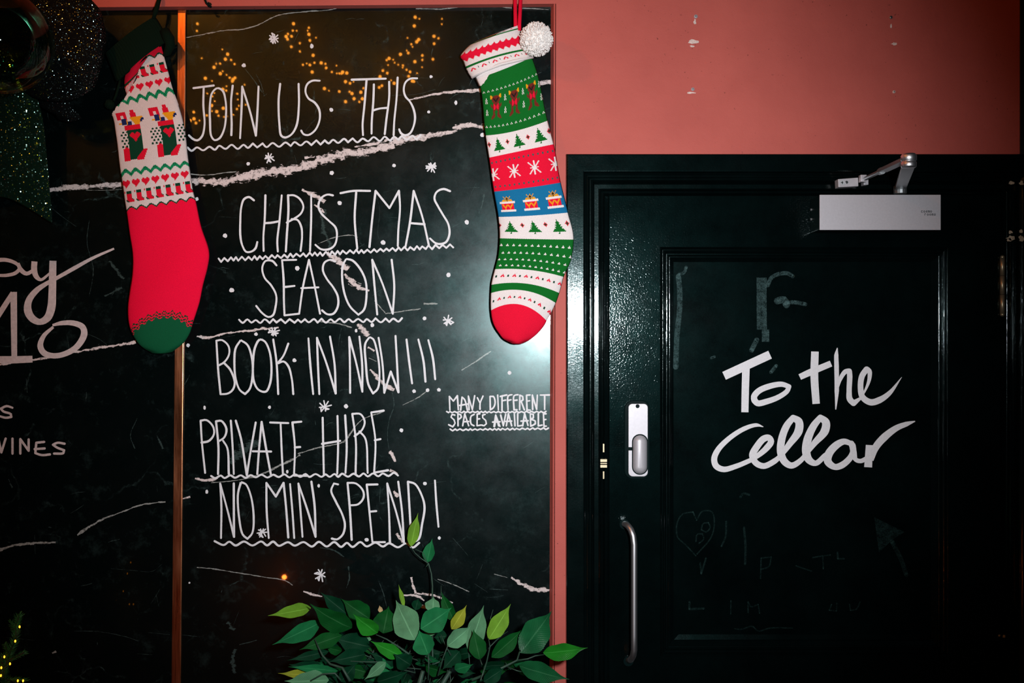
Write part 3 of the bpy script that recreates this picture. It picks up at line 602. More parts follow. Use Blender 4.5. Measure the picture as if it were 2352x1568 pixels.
for k, (pts, butt) in enumerate([
 ([(275,448,86),(735,236,86)],1), ([(495,330,76),(487,600,74),(483,812,72)],1),
 ([(578,692,62),(575,655,62),(620,600,60),(720,555,58),(850,532,52),(925,555,46),(905,600,48),(820,660,52),(700,705,58),(610,722,60),(578,692,62)],0),
 ([(1184,205,76),(1178,450,78),(1196,728,74)],1), ([(1032,460,60),(1130,415,66),(1345,325,62)],1),
 ([(1408,168,8),(1398,240,42),(1400,350,46),(1402,600,44),(1392,785,10)],1),
 ([(1412,580,12),(1440,475,40),(1490,405,48),(1528,400,52),(1532,450,54),(1526,600,52),(1532,680,60),(1570,722,58),(1640,672,26)],0),
 ([(1630,680,22),(1688,590,22),(1728,480,38),(1728,400,48),(1700,382,58),(1655,450,58),(1640,560,56),(1660,660,58),(1740,712,64),(1830,690,64),(1930,620,46),(2052,462,4)],0),
 ([(668,958,6),(600,940,36),(480,975,46),(330,1070,50),(212,1190,56),(176,1280,60),(196,1350,62),(270,1383,56),(400,1350,50),(545,1290,46)],1),
 ([(540,1290,40),(620,1240,50),(705,1165,62),(745,1105,62),(722,1066,60),(670,1078,66),(600,1160,68),(560,1240,70),(590,1315,62),(670,1350,58),(780,1300,56),(845,1245,42)],0),
 ([(840,1250,44),(930,1130,62),(1020,1000,84),(1022,905,78),(965,866,58),(900,950,70),(852,1080,74),(842,1210,76),(880,1305,72),(950,1345,62),(1040,1295,52),(1095,1230,42)],0),
 ([(1090,1235,42),(1180,1120,60),(1282,1000,84),(1292,912,80),(1238,864,58),(1170,950,72),(1112,1080,82),(1096,1200,84),(1122,1285,76),(1190,1322,54),(1290,1240,50)],0),
 ([(1540,1122,50),(1475,1105,60),(1400,1140,74),(1322,1230,82),(1314,1305,78),(1380,1358,60),(1452,1342,66),(1540,1262,60),(1568,1190,60),(1548,1125,60)],0),
 ([(1560,1145,64),(1572,1220,62),(1592,1285,44),(1640,1300,44),(1700,1275,46)],0), ([(1728,1140,70),(1716,1362,80)],1),
 ([(1742,1290,56),(1790,1165,72),(1880,1060,76),(2000,970,60),(2100,930,48),(2186,902,10)],1)]):
    if k in (0, 3, 8): m = MB()
    stroke(m, H(pts), PD, butt=bool(butt), step=3.0)
    if k in (2, 7, 15): m.build('lettering', M['chalk'], pan)['label'] = 'bold white brush-script word ' + {2: 'To', 7: 'the', 15: 'Cellar'}[k]
m = MB()
def K(pts, wd, ox=1500, oy=560, sc=3.36): return [(ox+x/sc, oy+y/sc, wd) for x, y in pts]
stroke(m, K([(838,260),(838,480),(840,660)], 23), PD, butt=True, th=.0003); stroke(m, K([(868,660),(868,755)], 17), PD, butt=True, th=.0003)
stroke(m, K([(885,320),(910,265),(970,232),(1040,228),(1078,250)], 9), PD, th=.0003); stroke(m, K([(960,440),(1010,430),(1030,470)], 16), PD, th=.0003); stroke(m, K([(1030,455),(1090,450),(1175,465)], 9), PD, th=.0003)
stroke(m, K([(760,820),(800,740)], 11), PD, th=.0003); stroke(m, K([(910,990),(950,940)], 8), PD, th=.0003); stroke(m, K([(450,880),(475,870)], 6), PD, th=.0003)
stroke(m, K([(195,250),(205,350),(205,500),(185,700),(175,950)], 12), PD, th=.0003); stroke(m, K([(200,235),(240,220),(255,180)], 7), PD, th=.0003)
m.build('rubbed_chalk_mark', M['smudge'], pan)['label'] = 'grey smear of a rubbed-out letter above the words'
m = MB()
Q = lambda pts, wd: K(pts, wd, 1540, 1080, 3.675)
stroke(m, Q([(215,720),(130,630),(60,560),(55,450),(100,370),(190,350),(220,420),(270,345),(350,350),(370,440),(345,560),(225,705)], 3), PD, th=.0003)
stroke(m, Q([(260,500),(275,450),(320,440),(335,480),(300,520),(262,500)], 3), PD, th=.0003); stroke(m, Q([(215,600),(225,540),(270,535),(280,580),(240,615)], 3), PD, th=.0003)
stroke(m, Q([(470,430),(465,560),(430,640)], 4), PD, th=.0003); stroke(m, Q([(620,480),(632,620),(630,790)], 5), PD, th=.0003); stroke(m, Q([(590,225),(615,195),(665,205)], 5), PD, th=.0003)
stroke(m, Q([(540,1335),(600,1340),(690,1315),(740,1355),(840,1330),(1030,1330)], 3), PD, th=.0003); stroke(m, Q([(250,780),(260,870),(300,740)], 4), PD, th=.0003)
stroke(m, Q([(160,1110),(160,1170),(280,1165)], 5), PD, th=.0003); stroke(m, Q([(510,1100),(508,1210)], 3), PD, th=.0003); stroke(m, Q([(655,1200),(655,1110),(680,1150),(740,1130),(752,1205)], 3), PD, th=.0003)
stroke(m, Q([(1360,1130),(1340,1180),(1400,1185),(1405,1120)], 3), PD, th=.0003); stroke(m, Q([(1510,1130),(1520,1180),(1570,1170),(1600,1110)], 3), PD, th=.0003); stroke(m, Q([(1200,735),(1350,712)], 3), PD, th=.0003); stroke(m, Q([(1285,720),(1290,830)], 3), PD, th=.0003); stroke(m, Q([(1410,690),(1412,745),(1465,745)], 4), PD, th=.0003)
stroke(m, Q([(760,910),(765,740),(850,730),(830,810),(765,835)], 3), PD, th=.0003); stroke(m, Q([(1060,805),(1190,850)], 3), PD, th=.0003)
a = [Q([p], 1)[0] for p in ((1720,395),(1975,520),(1880,580),(1760,690))]
m.add([P(x, y, PD+.0003) for x, y, _ in a], [(0,1,2,3)]); stroke(m, Q([(1870,600),(1950,760),(1990,880)], 10), PD, th=.0003)
m.build('faint_chalk_mark', M['smudge_faint'], pan)['label'] = 'barely visible rubbed-out heart, arrow and letters'

def rrect(x0, y0, x1, y1, r, n=6):
    out = []
    for cx, cy, a0 in ((x1-r, y0+r, -90), (x1-r, y1-r, 0), (x0+r, y1-r, 90), (x0+r, y0+r, 180)):
        for k in range(n+1):
            a = math.radians(a0 + 90*k/n); out.append((cx+r*math.cos(a), cy+r*math.sin(a)))
    return out
def Wd(x, d): return CX*1000 + (x-CX*1000)*(D-d)/D
def Wy(y, d): return CY*1000 + (y-CY*1000)*(D-d)/D
def slab(mb, outline, d0, d1, mi=0): mb.prism([(Wd(x, d1)/1000, FLOOR-Wy(y, d1)/1000) for x, y in outline], -d1, -d0, mi)
def dome(mb, outline, d0, d1, mi=0, n=5):
    cx = sum(p[0] for p in outline)/len(outline); cy = sum(p[1] for p in outline)/len(outline); k = len(outline); rings = []
    ax = max(p[0] for p in outline)-min(p[0] for p in outline)
    for i in range(n+1):
        t = i/n; ins = (1-math.cos(t*math.pi/2))*ax*0.42; q = []
        for x, y in outline:
            v = Vector((cx-x, 0)) if abs(y-cy) < 30 else Vector((cx-x, (cy+math.copysign(30, y-cy))-y))
            L = v.length; v = v*(min(ins, L*0.97)/L) if L > 0 else v
            q.append(P(x+v.x, y+v.y, d0+(d1-d0)*math.sin(t*math.pi/2)))
        rings.append(mb.add(q, []))
    for a, b in zip(rings, rings[1:]):
        for j in range(k): mb.f.append((a+j, a+(j+1) % k, b+(j+1) % k, b+j)); mb.m.append(mi)
    mb.f.append(tuple(rings[-1]+j for j in range(k))); mb.m.append(mi)
lock = MB(); slab(lock, rrect(1434,919,1493,1100,20), 0.0, 0.006)
lk = lock.build('door_lock', M['dark_metal'], door, recalc=True); bevel(lk, 0.002)
lk['label'] = 'tall rounded black door lock with a silver face'
m = MB(); slab(m, rrect(1443.5,927,1488,1030-2.5,9)[0:7] + [(1488,1027),(1443.5,1027)] + rrect(1443.5,927,1488,1027,9)[21:], 0.006, 0.0085)
slab(m, [(1443.5,1034),(1488,1034)] + rrect(1443.5,1034,1488,1094,10)[7:21], 0.006, 0.0085)
lp = m.build('lock_plate', M['satin'], lk, recalc=True); bevel(lp, 0.0008)
m = MB(); slab(m, rrect(1451.5,996.5,1488.5,1090,18), 0.0085, 0.0092); slab(m, rrect(1460,928,1469,937,4.4), 0.0085, 0.0092); m.build('lever_recess', M['dark_metal'], lk, recalc=True)
m = MB(); dome(m, rrect(1453.5,999,1486.5,1088,16.4), 0.009, 0.026); m.build('lever', M['satin'], lk, smooth=True, recalc=True)['label'] = 'silver capsule-shaped lever'
m = MB()
pts = [P(1434,1203,0.0), P(1435,1203,0.012), P(1438,1204,0.028), P(1443,1208,0.042), P(1449,1216,0.052), P(1454,1230,0.057), P(1456.5,1250,0.058)] + [P(1456.5, y, 0.058) for y in range(1280, 1490, 30)] + [P(1456.5,1492,0.057), P(1454,1506,0.05), P(1449,1514,0.035), P(1443,1517,0.0)]
m.tube(pts, 0.0070, 14)
ph = m.build('pull_handle', M['chrome'], door, smooth=True); ph['label'] = 'upright chrome D-shaped pull handle'
m = MB(); m.tube([W(1434,1203,0.0), W(1434,1203,0.004)], 0.0115, 18); m.tube([W(1443,1517,0.0), W(1443,1517,0.004)], 0.0115, 18); m.build('rose', M['dark_metal'], ph)
m = MB()
for y0, y1 in ((592,633),(634,676),(677,721)): m.tube([W(2300,y0,0.004), W(2300,y1,0.004)], 0.0052, 12)
m.ball(W(2300,591,0.004), .005); m.ball(W(2300,722,0.004), .005)
m.build('hinge', M['brass'], door, smooth=True)['label'] = 'worn brass butt hinge on the right edge'
m = MB()
for y0, y1 in ((1053,1059),(1061.5,1063.5),(1066,1072)): m.box(W(1378,y0,0.012), W(1393,y1,-0.01))
m.box(W(1384,1018,0.010), W(1387,1037,0.0)); m.box(W(1384,1081,0.010), W(1387,1098,0.0))
m.build('strike_plate', M['brass'], door)['label'] = 'small bright strike plate in the gap at the lock'

# ------------------------------------------------------------------ door closer
cl = thing('door_closer', W(2000, 490, 0), 'silver overhead door closer with jointed arm at the top of the black door', 'door closer')
dC = 0.075
x0, x1, y0, y1 = Wd(1884, dC), Wd(2161, dC), Wy(447, dC), Wy(528, dC)
m = MB(); m.box(W(x0, y0+1, 0.0), W(x1-2, y1-1, dC-0.004)); bd = m.build('body', M['dark_metal'], cl); bevel(bd, 0.002)
m = MB()
for yy in (483, 505):
    m = MB(); m.tube([W(x0+2, yy, 0.012), W(x0-3, yy, 0.012)], 0.003, 10); m.build('valve_screw', M['steel'], bd)
m = MB(); m.tube([W(x1-2, 490, 0.03), W(x1+12, 490, 0.028), W(x1+18, 493, 0.02)], [0.006, 0.006, 0.003], 10)
m.build('end_plug', M['brass'], bd)
m = MB(); m.box(W(x0-1, y0, dC-0.004), W(x1, y1, dC)); cv = m.build('cover', M['satin'], cl); bevel(cv, 0.0008); cv['label'] = 'flat silver cover plate'
m = MB()
def tiny(text_strokes, th=0.9):
    for pts in text_strokes: stroke(m, [(x, y, th) for x, y in pts], dC, th=0.0003, step=1.0)
def glyph(ch, x, y, s):
    G_ = {'c': [[(1,.1),(.3,0),(0,.5),(.3,1),(1,.9)]], 'o': [[(.5,0),(0,.5),(.5,1),(1,.5),(.5,0)]], 's': [[(1,.1),(.2,.1),(.2,.45),(.8,.55),(.8,.9),(0,.9)]],
          'm': [[(0,1),(0,0)],[(0,.1),(.5,.1),(.5,1)],[(.5,.1),(1,.1),(1,1)]], 'r': [[(0,1),(0,0)],[(0,.2),(.8,0)]], 'n': [[(0,1),(0,0)],[(0,.1),(.9,.2),(.9,1)]]}
    return [[(x+px*s*.8, y+py*s) for px, py in st] for st in G_[ch]]
for i, ch in enumerate('cosmo'): tiny(glyph(ch, 2116+i*5.2, 483.5, 4.4))
for i, ch in enumerate('rooms'): tiny(glyph(ch, 2124+i*5.4, 490.5, 4.2))
m.build('maker_mark', M['dark_metal'], cv)['label'] = 'tiny grey two-line lettering'
ZA = 440
def flatbar(mb, a, b, wd, th):
    a, b = Vector(a), Vector(b); t = (b-a); t.z = 0; n = Vector((-t.y, t.x, 0)).normalized()*wd/2; u = Vector((0,0,th/2))
    vs = [a-n-u, a+n-u, b+n-u, b-n-u, a-n+u, a+n+u, b+n+u, b-n+u]
    mb.add(vs, [(0,3,2,1),(4,5,6,7),(0,1,5,4),(1,2,6,5),(2,3,7,6),(3,0,4,7)])
sp = W(2050, ZA, 0.045); el = W(1950, ZA, 0.345)
m = MB(); flatbar(m, sp, el, 0.024, 0.007); m.tube([sp+Vector((0,0,-.012)), sp+Vector((0,0,.006))], 0.014, 16)
a = m.build('main_arm', M['steel'], cl); bevel(a, 0.001)
m = MB(); m.lathe(el+Vector((0,0,-0.005)), [(0,0),(.013,0),(.0145,.002),(.0145,.010),(.013,.0115),(.013,.0125),(.0148,.014),(.0148,.023),(.012,.027),(.0,.028)], 20); m.build('elbow_joint', M['chrome'], cl, smooth=True)
fe = W(1970, 418, 0.040); e2 = el+Vector((0,0,0.013)); mid = e2.lerp(fe, 0.55)
m = MB(); flatbar(m, e2, mid, 0.019, 0.007); m.tube([mid.lerp(e2, .05), fe], 0.0045, 10); m.tube([mid.lerp(fe, .0), mid.lerp(fe, .12)], 0.0075, 10)
a = m.build('forearm', M['steel'], cl)
m = MB(); slab(m, [(1925,411),(1971,407.5),(1972,427.5),(1926,430)], 0.010, 0.034); slab(m, [(1984,411),(1995,411),(1995,424),(1984,425)], 0.012, 0.030); m.box(W(1960,409,0.034), W(1974,425,0.048)); a = m.build('arm_shoe', M['satin'], cl, recalc=True); bevel(a, .001)
m = MB(); m.tube([P(1935,419,0.034), P(1935,419,0.0355)], 0.0052, 14, 0); m.tube([P(1944.5,418.5,0.034), P(1944.5,418.5,0.0346)], 0.0034, 12, 1); m.box(P(1934.2,415.5,.0355), P(1935.8,422.5,.0360), 1); m.box(P(1931.5,418.3,.0355), P(1938.5,419.8,.0360), 1); m.build('shoe_screw', [simple('dull_screw', (0.22,0.23,0.24), .55, .5), M['dark_metal']], a)

# ------------------------------------------------------------------ wall screws, cable hook
for x, y, r, col, lab in [(1598,38,4.6,'satin','bright screw head high on the terracotta wall above its white plaster scar'), (1591,205,4.2,'satin','bright screw head on the terracotta wall nearest the door frame, left pair'),
                     (2046,40,4.0,'steel','dull screw head high on the terracotta wall above the door closer'), (2053,211,3.6,'white_plaster','filled wall plug low on the terracotta wall above the door closer')]:
    m = MB(); m.lathe((0,0,0), [(0,.0035),(r*.0005,.0034),(r*.00085,.0024),(r*.001,.0006),(r*.001,-.004)], 16); m.box((-r*.0006,-.0004,.0033),(r*.0006,.0004,.0037),1); m.box((-.0004,-r*.0006,.0033),(.0004,r*.0006,.0037),1)
    m.v = [(a, -c, b) for a, b, c in m.v]
    o = m.build('wall_screw', [M[col], M['dark_metal']]); o.location = P(x, y, 0); tag(o, lab, 'screw', 'screws in the terracotta wall')
m = MB(); m.tube([P(466,-14,0.001), P(470,-2,0.010), P(474,7,0.012), P(480,14,0.006), P(486,16,0.003)], 0.0022, 8); m.blob(481,9,5,4,0.0012,0,5)
tag(m.build('cable_hook', M['dark_metal'], smooth=True), 'small black cable hook at the top edge of the lettered marble panel', 'hook')

# ------------------------------------------------------------------ knitted stockings
def interp(rows, v):
    """smooth interpolation of row control points"""
    n = len(rows); i = 0
    while i < n-2 and rows[i+1][0] < v: i += 1
    def sl(j, c):
        if j <= 0: return (rows[1][1][c]-rows[0][1][c])/(rows[1][0]-rows[0][0])
        if j >= n-1: return (rows[-1][1][c]-rows[-2][1][c])/(rows[-1][0]-rows[-2][0])
        a = (rows[j][1][c]-rows[j-1][1][c])/(rows[j][0]-rows[j-1][0]); b = (rows[j+1][1][c]-rows[j][1][c])/(rows[j+1][0]-rows[j][0])
        wa, wb = rows[j+1][0]-rows[j][0], rows[j][0]-rows[j-1][0]
        return (a*wa+b*wb)/(wa+wb)
    v0, v1 = rows[i][0], rows[i+1][0]; h = v1-v0; t = max(0, min(1, (v-v0)/h)); out = []
    for c in range(6):
        a, b = rows[i][1][c], rows[i+1][1][c]; ma, mb_ = sl(i, c)*h, sl(i+1, c)*h
        out.append((2*t**3-3*t*t+1)*a + (t**3-2*t*t+t)*ma + (-2*t**3+3*t*t)*b + (t**3-t*t)*mb_)
    return out
def rowpt(L, Mm, R): 
    if Mm is None: Mm = ((L[0]+R[0])/2, (L[1]+R[1])/2)
    return (*L, *Mm, *R)
def knit(name, rows, ncol, pat, palette, parent, base, thick, keep=None, taper=None, ribs=0, open_top=True, back=None):
    keys = list(palette); mb = MB(); nrow = int(rows[-1][0] - rows[0][0]); r0 = rows[0][0]; grid = []; px = {}
    for r in range(nrow+1):
        q = interp(rows, r0+r); tp = taper(r/nrow) if taper else 1
        for c in range(ncol+1):
            s = c/ncol; l0 = (1-s)*(1-2*s); l1 = 4*s*(1-s); l2 = s*(2*s-1)
            x = q[0]*l0+q[2]*l1+q[4]*l2; y = q[1]*l0+q[3]*l1+q[5]*l2 + (0.45 if c % 2 else -0.45)
            d = base + thick*tp*math.sqrt(max(0, 1-(2*s-1)**2)) + 0.004*math.sin(r*0.05+s*3)*l1*tp
            if ribs: d += 0.0012*math.cos(c*2*math.pi/ribs)
            mb.v.append(tuple(P(x, y, d))); px[len(mb.v)-1] = (x, y)
    for r in range(nrow):
        for c in range(ncol):
            a = r*(ncol+1)+c
            if keep:
                x, y = px[a]
                if not keep(x+1, y+1): continue
            mb.f.append((a, a+1, a+ncol+2, a+ncol+1)); mb.m.append(keys.index(pat(r, c)))
    if back:
        for r in range(0, nrow):
            a = r*(ncol+1)
            if keep and not keep(*px[a]): continue
            mb.f.append((a, a+ncol+1, a+2*ncol+1, a+ncol)); mb.m.append(keys.index(back))
    return mb.build(name, [palette[k] for k in keys], parent, smooth=True)
WO = {k: wool(n, c) for k, (n, c) in {
 'W': ('white_wool', (0.80,0.73,0.71)), 'R': ('red_wool', (0.78,0.006,0.035)), 'G': ('green_wool', (0.004,0.135,0.016)), 'D': ('dark_green_wool', (0.003,0.045,0.020)), 'Y': ('yellow_wool', (0.80,0.33,0.01)),
 'B': ('brown_wool', (0.16,0.022,0.012)), 'K': ('black_wool', (0.006,0.008,0.010)), 'U': ('blue_wool', (0.008,0.155,0.33)), 'N': ('navy_wool', (0.012,0.022,0.10)), 'P': ('pinkish_red_wool', (0.86,0.003,0.040)), 'E': ('emerald_wool', (0.005,0.22,0.085)), 'Z': ('slate_stitch', (0.05,0.09,0.09))}.items()}
M['deep_green'] = wool('deep_green_rib_wool', (0.0008,0.008,0.0035))
def put(canvas, sprite, r0, cc):
    wd = max(len(l) for l in sprite); c0 = cc - wd//2
    for i, l in enumerate(sprite):
        for j, ch in enumerate(l):
            if ch not in '. ' and 0 <= r0+i < len(canvas) and 0 <= c0+j < len(canvas[0]): canvas[r0+i][c0+j] = ch
TREE = ['.......G.......','.......G.......','......GGG......','.....GGGGG.....','......GGG......','....GGGGGGG....','.....GGGGG.....','...GGGGGGGGG...','....GGGGGGG....','..GGGGGGGGGGG..','.GGGGGGGGGGGGG.','GGGGGGGGGGGGGGG','.......G.......','......GG.......']
FLOWER = ['..R..','.RDR.','RDDDR','.RDR.','..R..']
BEAR = ['YY...........YY','YYY.BBBBBBB.YYY','YYYBBBBBBBBBYYY','YYBBKBBBBBKBBYY','..BBKKBKBKKBB..','..BBBKKBKKBBB..','..BBBBKKKBBBB..','...BBBBKBBBB...','....BBBBBBB....','B..BRBBBBBRB..B','BB.BRRBBBRRB.BB','BBBBRRRBRRRBBBB','.BBBRRRBRRRBBB.','..BBRRRBRRRBB..','...BRRBBBRRB...','...BBBBGBBBB...','...BBB.G.BBB...','...BBGGGGGBB...','...BBBGGGBBB...','...BBB.G.BBB...','..BBBB...BBBB..','.BBBBB...BBBBB.','.BBBB.....BBBB.','BBB.........BBB']
DRUM = ['.....Y...Y...Y.....','......Y.YKY.Y......','.......YKKKY.......','....YYY.YKY.YYY....','...YYYYYYKYYYYYY...','WWWWWWWWWWWWWWWWWWW','WWWWWWWWWWWWWWWWWWW','..RYRRRRRRRRRRRYR..','..RYYRRRYYYRRRYYR..','..RRYYRYYRYYRYYRR..','..RRRYYYRRRYYYRRR..','..RRRRYRRRRRYRRRR..','..RRRRYRRRRRYRRRR..','WWWWWWWWWWWWWWWWWWW','WWWWWWWWWWWWWWWWWWW']
FLAKE = ['.......WW......','WW.....WW....WW','.WW....WW...WW.','..WW...WW..WW..','...WW..WW.WW...','....WW.WWWW....','.....WWWWW.....','..WWWWWWWWWWW..','.....WWWWW.....','....WWWWWWW....','...WW.WW..WW...','..WW..WW...WW..','.WW...WW....WW.','WW....WW.....WW','......WW.......']
CARET = ['..R..','.RRR.','RR.RR']
SMALL = ['.W.','.W.','W.W','.W.','W.W','W.W','...']
NC = 84
def canvas(n, fill, nc=NC): return [[fill]*nc for _ in range(n)]
cv2 = []
b = canvas(62, 'G')
for c in range(3, NC, 6): put(b, ['.W.','W.W'], 17, c); put(b, ['.W.','W.W'], 53, c)
for cc in (18, 44, 70): put(b, BEAR, 23, cc)
for cc in (5, 31, 57, 82): put(b, SMALL, 25, cc); put(b, SMALL, 37, cc)
cv2 += b
b = canvas(20, 'W')
for cc in (16, 43, 70): put(b, TREE, 3, cc)
for cc in (3, 29, 56, 82): put(b, FLOWER, 6, cc)
cv2 += b
b = canvas(39, 'R')
for c in range(3, NC, 6): put(b, ['ZZ','ZZ'], 5, c); put(b, ['ZZ','ZZ'], 33, c)
for cc in (2, 29, 55, 81): put(b, FLAKE, 12, cc)
cv2 += b
b = canvas(26, 'U')
for cc in (14, 43, 71): put(b, DRUM, 6, cc)
cv2 += b
b = canvas(24, 'W')
for cc in (13, 40, 68): put(b, TREE, 5, cc)
for cc in (0, 27, 54, 79): put(b, FLOWER, 7, cc)
cv2 += b
b = canvas(31, 'G')
for k, r in enumerate((5, 12, 19, 26)):
    for c in range(2 if k % 2 == 0 else 5, NC, 7): put(b, ['.W.','WWW'], r, c)
cv2 += b
def holly(n, r):
    b = canvas(n, 'W')
    for c in range(4, NC, 14): put(b, ['DD','DD'], r, c); put(b, CARET, r-1, c+7)
    return b
cv2 += holly(14, 6); cv2 += canvas(7, 'G'); cv2 += holly(15, 7); cv2 += canvas(38, 'R')
ROWS2 = [(0,rowpt((1098,180),(1162,157),(1222,131))),(14,rowpt((1104,206),(1172,186),(1232,160))),(62,rowpt((1115,311),(1182,301),(1258,277))),(82,rowpt((1123,362),(1194,347),(1272,331))),(121,rowpt((1134,440),(1211,431),(1288,419))),(147,rowpt((1144,498),(1222,495),(1305,488))),(171,rowpt((1147,547),(1234,549),(1318,550))),
 (186,rowpt((1144,585),(1226,586),(1312,596))),(202,rowpt((1136,618),(1218,620),(1295,636))),(216,rowpt((1128,654),(1208,651),(1285,673))),(223,rowpt((1127,673),(1204,667),(1277,696))),(238,rowpt((1127,713),(1194,699),(1256,737))),(250,rowpt((1132,741),(1192,733),(1246,753))),(262,rowpt((1145,764),(1190,762),(1228,772))),(270,rowpt((1158,779),(1188,781),(1212,783))),(276,rowpt((1176,788),(1188,789.5),(1199,788)))]
s2 = thing('christmas_stocking', P(1200, 60, 0.0), 'Christmas stocking knitted in green, white, red and blue bands with a white pompom', 'stocking', 'knitted Christmas stockings')
tp2 = lambda t: 1.0 if t < 0.86 else max(0.0, 1-((t-0.86)/0.14)**2)**0.5
knit('stocking_body', ROWS2, NC, lambda r, c: cv2[min(r, len(cv2)-1)][c], WO, s2, 0.0235, 0.016, taper=tp2, back='R')
# white lining showing under the cuff
knit('lining', [(0,rowpt((1078,150),(1150,128),(1220,112))),(30,rowpt((1100,198),(1164,172),(1223,133)))], 30, lambda r, c: 'W', WO, s2, 0.0222, 0.015, back='W')
cvc = []
for r in range(46):
    row = []
    for c in range(80):
        z = abs((c % 8)-4)
        if r < 6: k = 'R' if (c % 14) in (5,6,7,8) and r in (2,3) else 'W'
        elif r < 8: k = 'G'
        elif r < 14 + z*0.7: k = 'W'
        elif r < 25 + (4-z)*0.8: k = 'R'
        elif r < 33: k = 'W'
        elif r < 35: k = 'G'
        elif r in (37, 38, 39): k = 'R' if (abs((c % 14)-7) == r-36 or abs((c % 14)-7) == r-37) else ('D' if (c % 14) == 0 and r < 39 else 'W')
        else: k = 'W'
        row.append(k)
    cvc.append(row)
knit('cuff', [(0,rowpt((1112,88),(1152,72),(1194,57))),(8,rowpt((1080,103),(1138,82),(1196,66))),(14,rowpt((1061,122),(1128,98),(1196,80))),(28,rowpt((1065,143),(1134,118),(1204,102))),(40,rowpt((1075,168),(1146,140),(1218,124))),(46,rowpt((1082,178),(1150,148),(1225,131)))], 80, lambda r, c: cvc[min(r, 45)][c], WO, s2, 0.020, 0.030, back='W')
m = MB()
m.tube([P(1084,178,0.024), P(1110,163,0.040), P(1150,147.5,0.050), P(1190,138,0.042), P(1224,131,0.026)], 0.0035, 10); m.build('cuff_hem', WO['W'], s2, smooth=True)
m = MB()
for x, xx in ((1184,1183),(1193,1196)): m.tube([P(x,70,0.030), P(x,56,0.034), P((x+xx)/2,28,0.022), P(xx,0,0.010), P(1189,-14,0.006)], 0.0043, 10)
lp = m.build('hanging_loop', WO['R'], s2, smooth=True); lp['label'] = 'doubled red hanging cord'
def pompom(name, c, r, mat, parent, n, seed, tuft):
    R = random.Random(seed); m = MB(); c = Vector(c); m.ball(c, r*0.86, 20, 14)
    for i in range(n):
        z = R.uniform(-1, 1); a = R.uniform(0, 6.283); q = math.sqrt(1-z*z); u = Vector((q*math.cos(a), q*math.sin(a), z))
        t = u.orthogonal().normalized(); t = (t*math.cos(i)+u.cross(t)*math.sin(i))
        e = c+u*r*R.uniform(.94, 1.04)+t*r*R.uniform(0,.08)
        m.tube([c+u*r*.7, c+u*r*.88, e], [tuft*.8, tuft, tuft*.75], 5)
    return m.build(name, mat, parent, smooth=True)
pp = pompom('pompom', P(1232,90,0.052), 0.0375, wool('pompom_yarn', (0.88,0.84,0.80)), s2, 900, 5, 0.0019); pp['label'] = 'round white yarn pompom'

# left stocking
N1 = 70; REP = 10
HEART = ['.RR..RR.','RRRRRRRR','RRRRRRRR','RRRRRRRR','.RRRRRR.','..RRRR..','...RR...','...R....']
BOOT = ['R.DDDDD..','R.DDDDD..','..DDDDD..','..RRRRR..','..RRRRR..','..RRRRR..','..RRRRR..','..RRRRR..','..RRRRRD.','.DRRRRRRD','.DDRRRRRR','..DDRRRRR']
def scallop(b, r0, up, lo):
    for c in range(N1):
        k = int(2.2+2.0*math.cos(c*2*math.pi/REP))
        for r in range(len(b)):
            if r < r0+k: b[r][c] = up
            elif r < r0+k+2: b[r][c] = 'D'
            else: b[r][c] = lo
cv1 = []
b = canvas(16, 'W', N1); scallop(b, 7, 'R', 'W'); cv1 += b
b = canvas(19, 'W', N1)
for cc in range(5, 75, REP): put(b, BOOT, 3, cc)
cv1 += b
b = canvas(11, 'W', N1)
for cc in range(8, 75, REP): put(b, HEART, 2, cc)
cv1 += b
def zig(b, r0):
    for c in range(N1):
        k = abs((c % REP)-REP//2)
        for r in range(r0+k*4//5, r0+k*4//5+4):
            b[r][c] = 'D' if (c % 2 == 0 and r == r0+k*4//5+1 and c % REP in (4,6,0)) else 'E'
b = canvas(12, 'W', N1); zig(b, 2); cv1 += b
b = canvas(64, 'W', N1)
def rect(r0, r1, c0, c1, k):
    for r in range(r0, r1):
        for c in range(c0, c1):
            if 0 <= r < len(b) and 0 <= c < N1: b[r][c] = k
for cc in (17, 51):
    rect(4,8,cc-13,cc-3,'R'); rect(8,13,cc-13,cc-9,'R'); rect(8,15,cc-6,cc-3,'R'); rect(6,14,cc+1,cc+7,'R'); rect(3,6,cc+2,cc+6,'R')
    for i in range(10): rect(11+i,12+i,cc+0+i//2,cc+13-i//2,'Y')
    rect(12,20,cc-9,cc-4,'N'); rect(16,21,cc-4,cc+1,'N'); rect(13,16,cc+11,cc+14,'N'); rect(15,18,cc+10,cc+12,'N'); rect(14,20,cc-4,cc-3,'Y'); rect(17,19,cc-12,cc-9,'Y')
    rect(21,27,cc-7,cc+9,'R')
    rect(27,57,cc-5,cc+9,'D')
    put(b, ['..RR...RR..','.RRRR.RRRR.','RRRRRRRRRRR','RRRRRRRRRRR','.RRRRRRRRR.','..RRRRRRR..','...RRRRR...','....RRR....','....RRR....','.....R.....'], 30, cc+2)
    rect(46,58,cc-11,cc-5,'R'); rect(44,46,cc-9,cc-6,'R')
    for i in range(10): rect(48+i,49+i,cc+9-i if cc+9-i > cc+2 else cc+2, cc+13-i//2,'R')
    for r in range(28,46,3):
        for c in range(cc-16, cc-6, 4): rect(r, r+2, c+(r//3 % 2)*2, c+(r//3 % 2)*2+2, 'D') if cc > 30 or c > 2 else None
for r in range(28,46,3):
    for c in range(62, 69, 4): rect(r, r+2, c+(r//3 % 2)*2, c+(r//3 % 2)*2+2, 'D')
cv1 += b
b = canvas(10, 'W', N1); zig(b, 1); cv1 += b
b = canvas(11, 'W', N1)
for cc in range(4, 75, REP): put(b, HEART, 2, cc)
cv1 += b
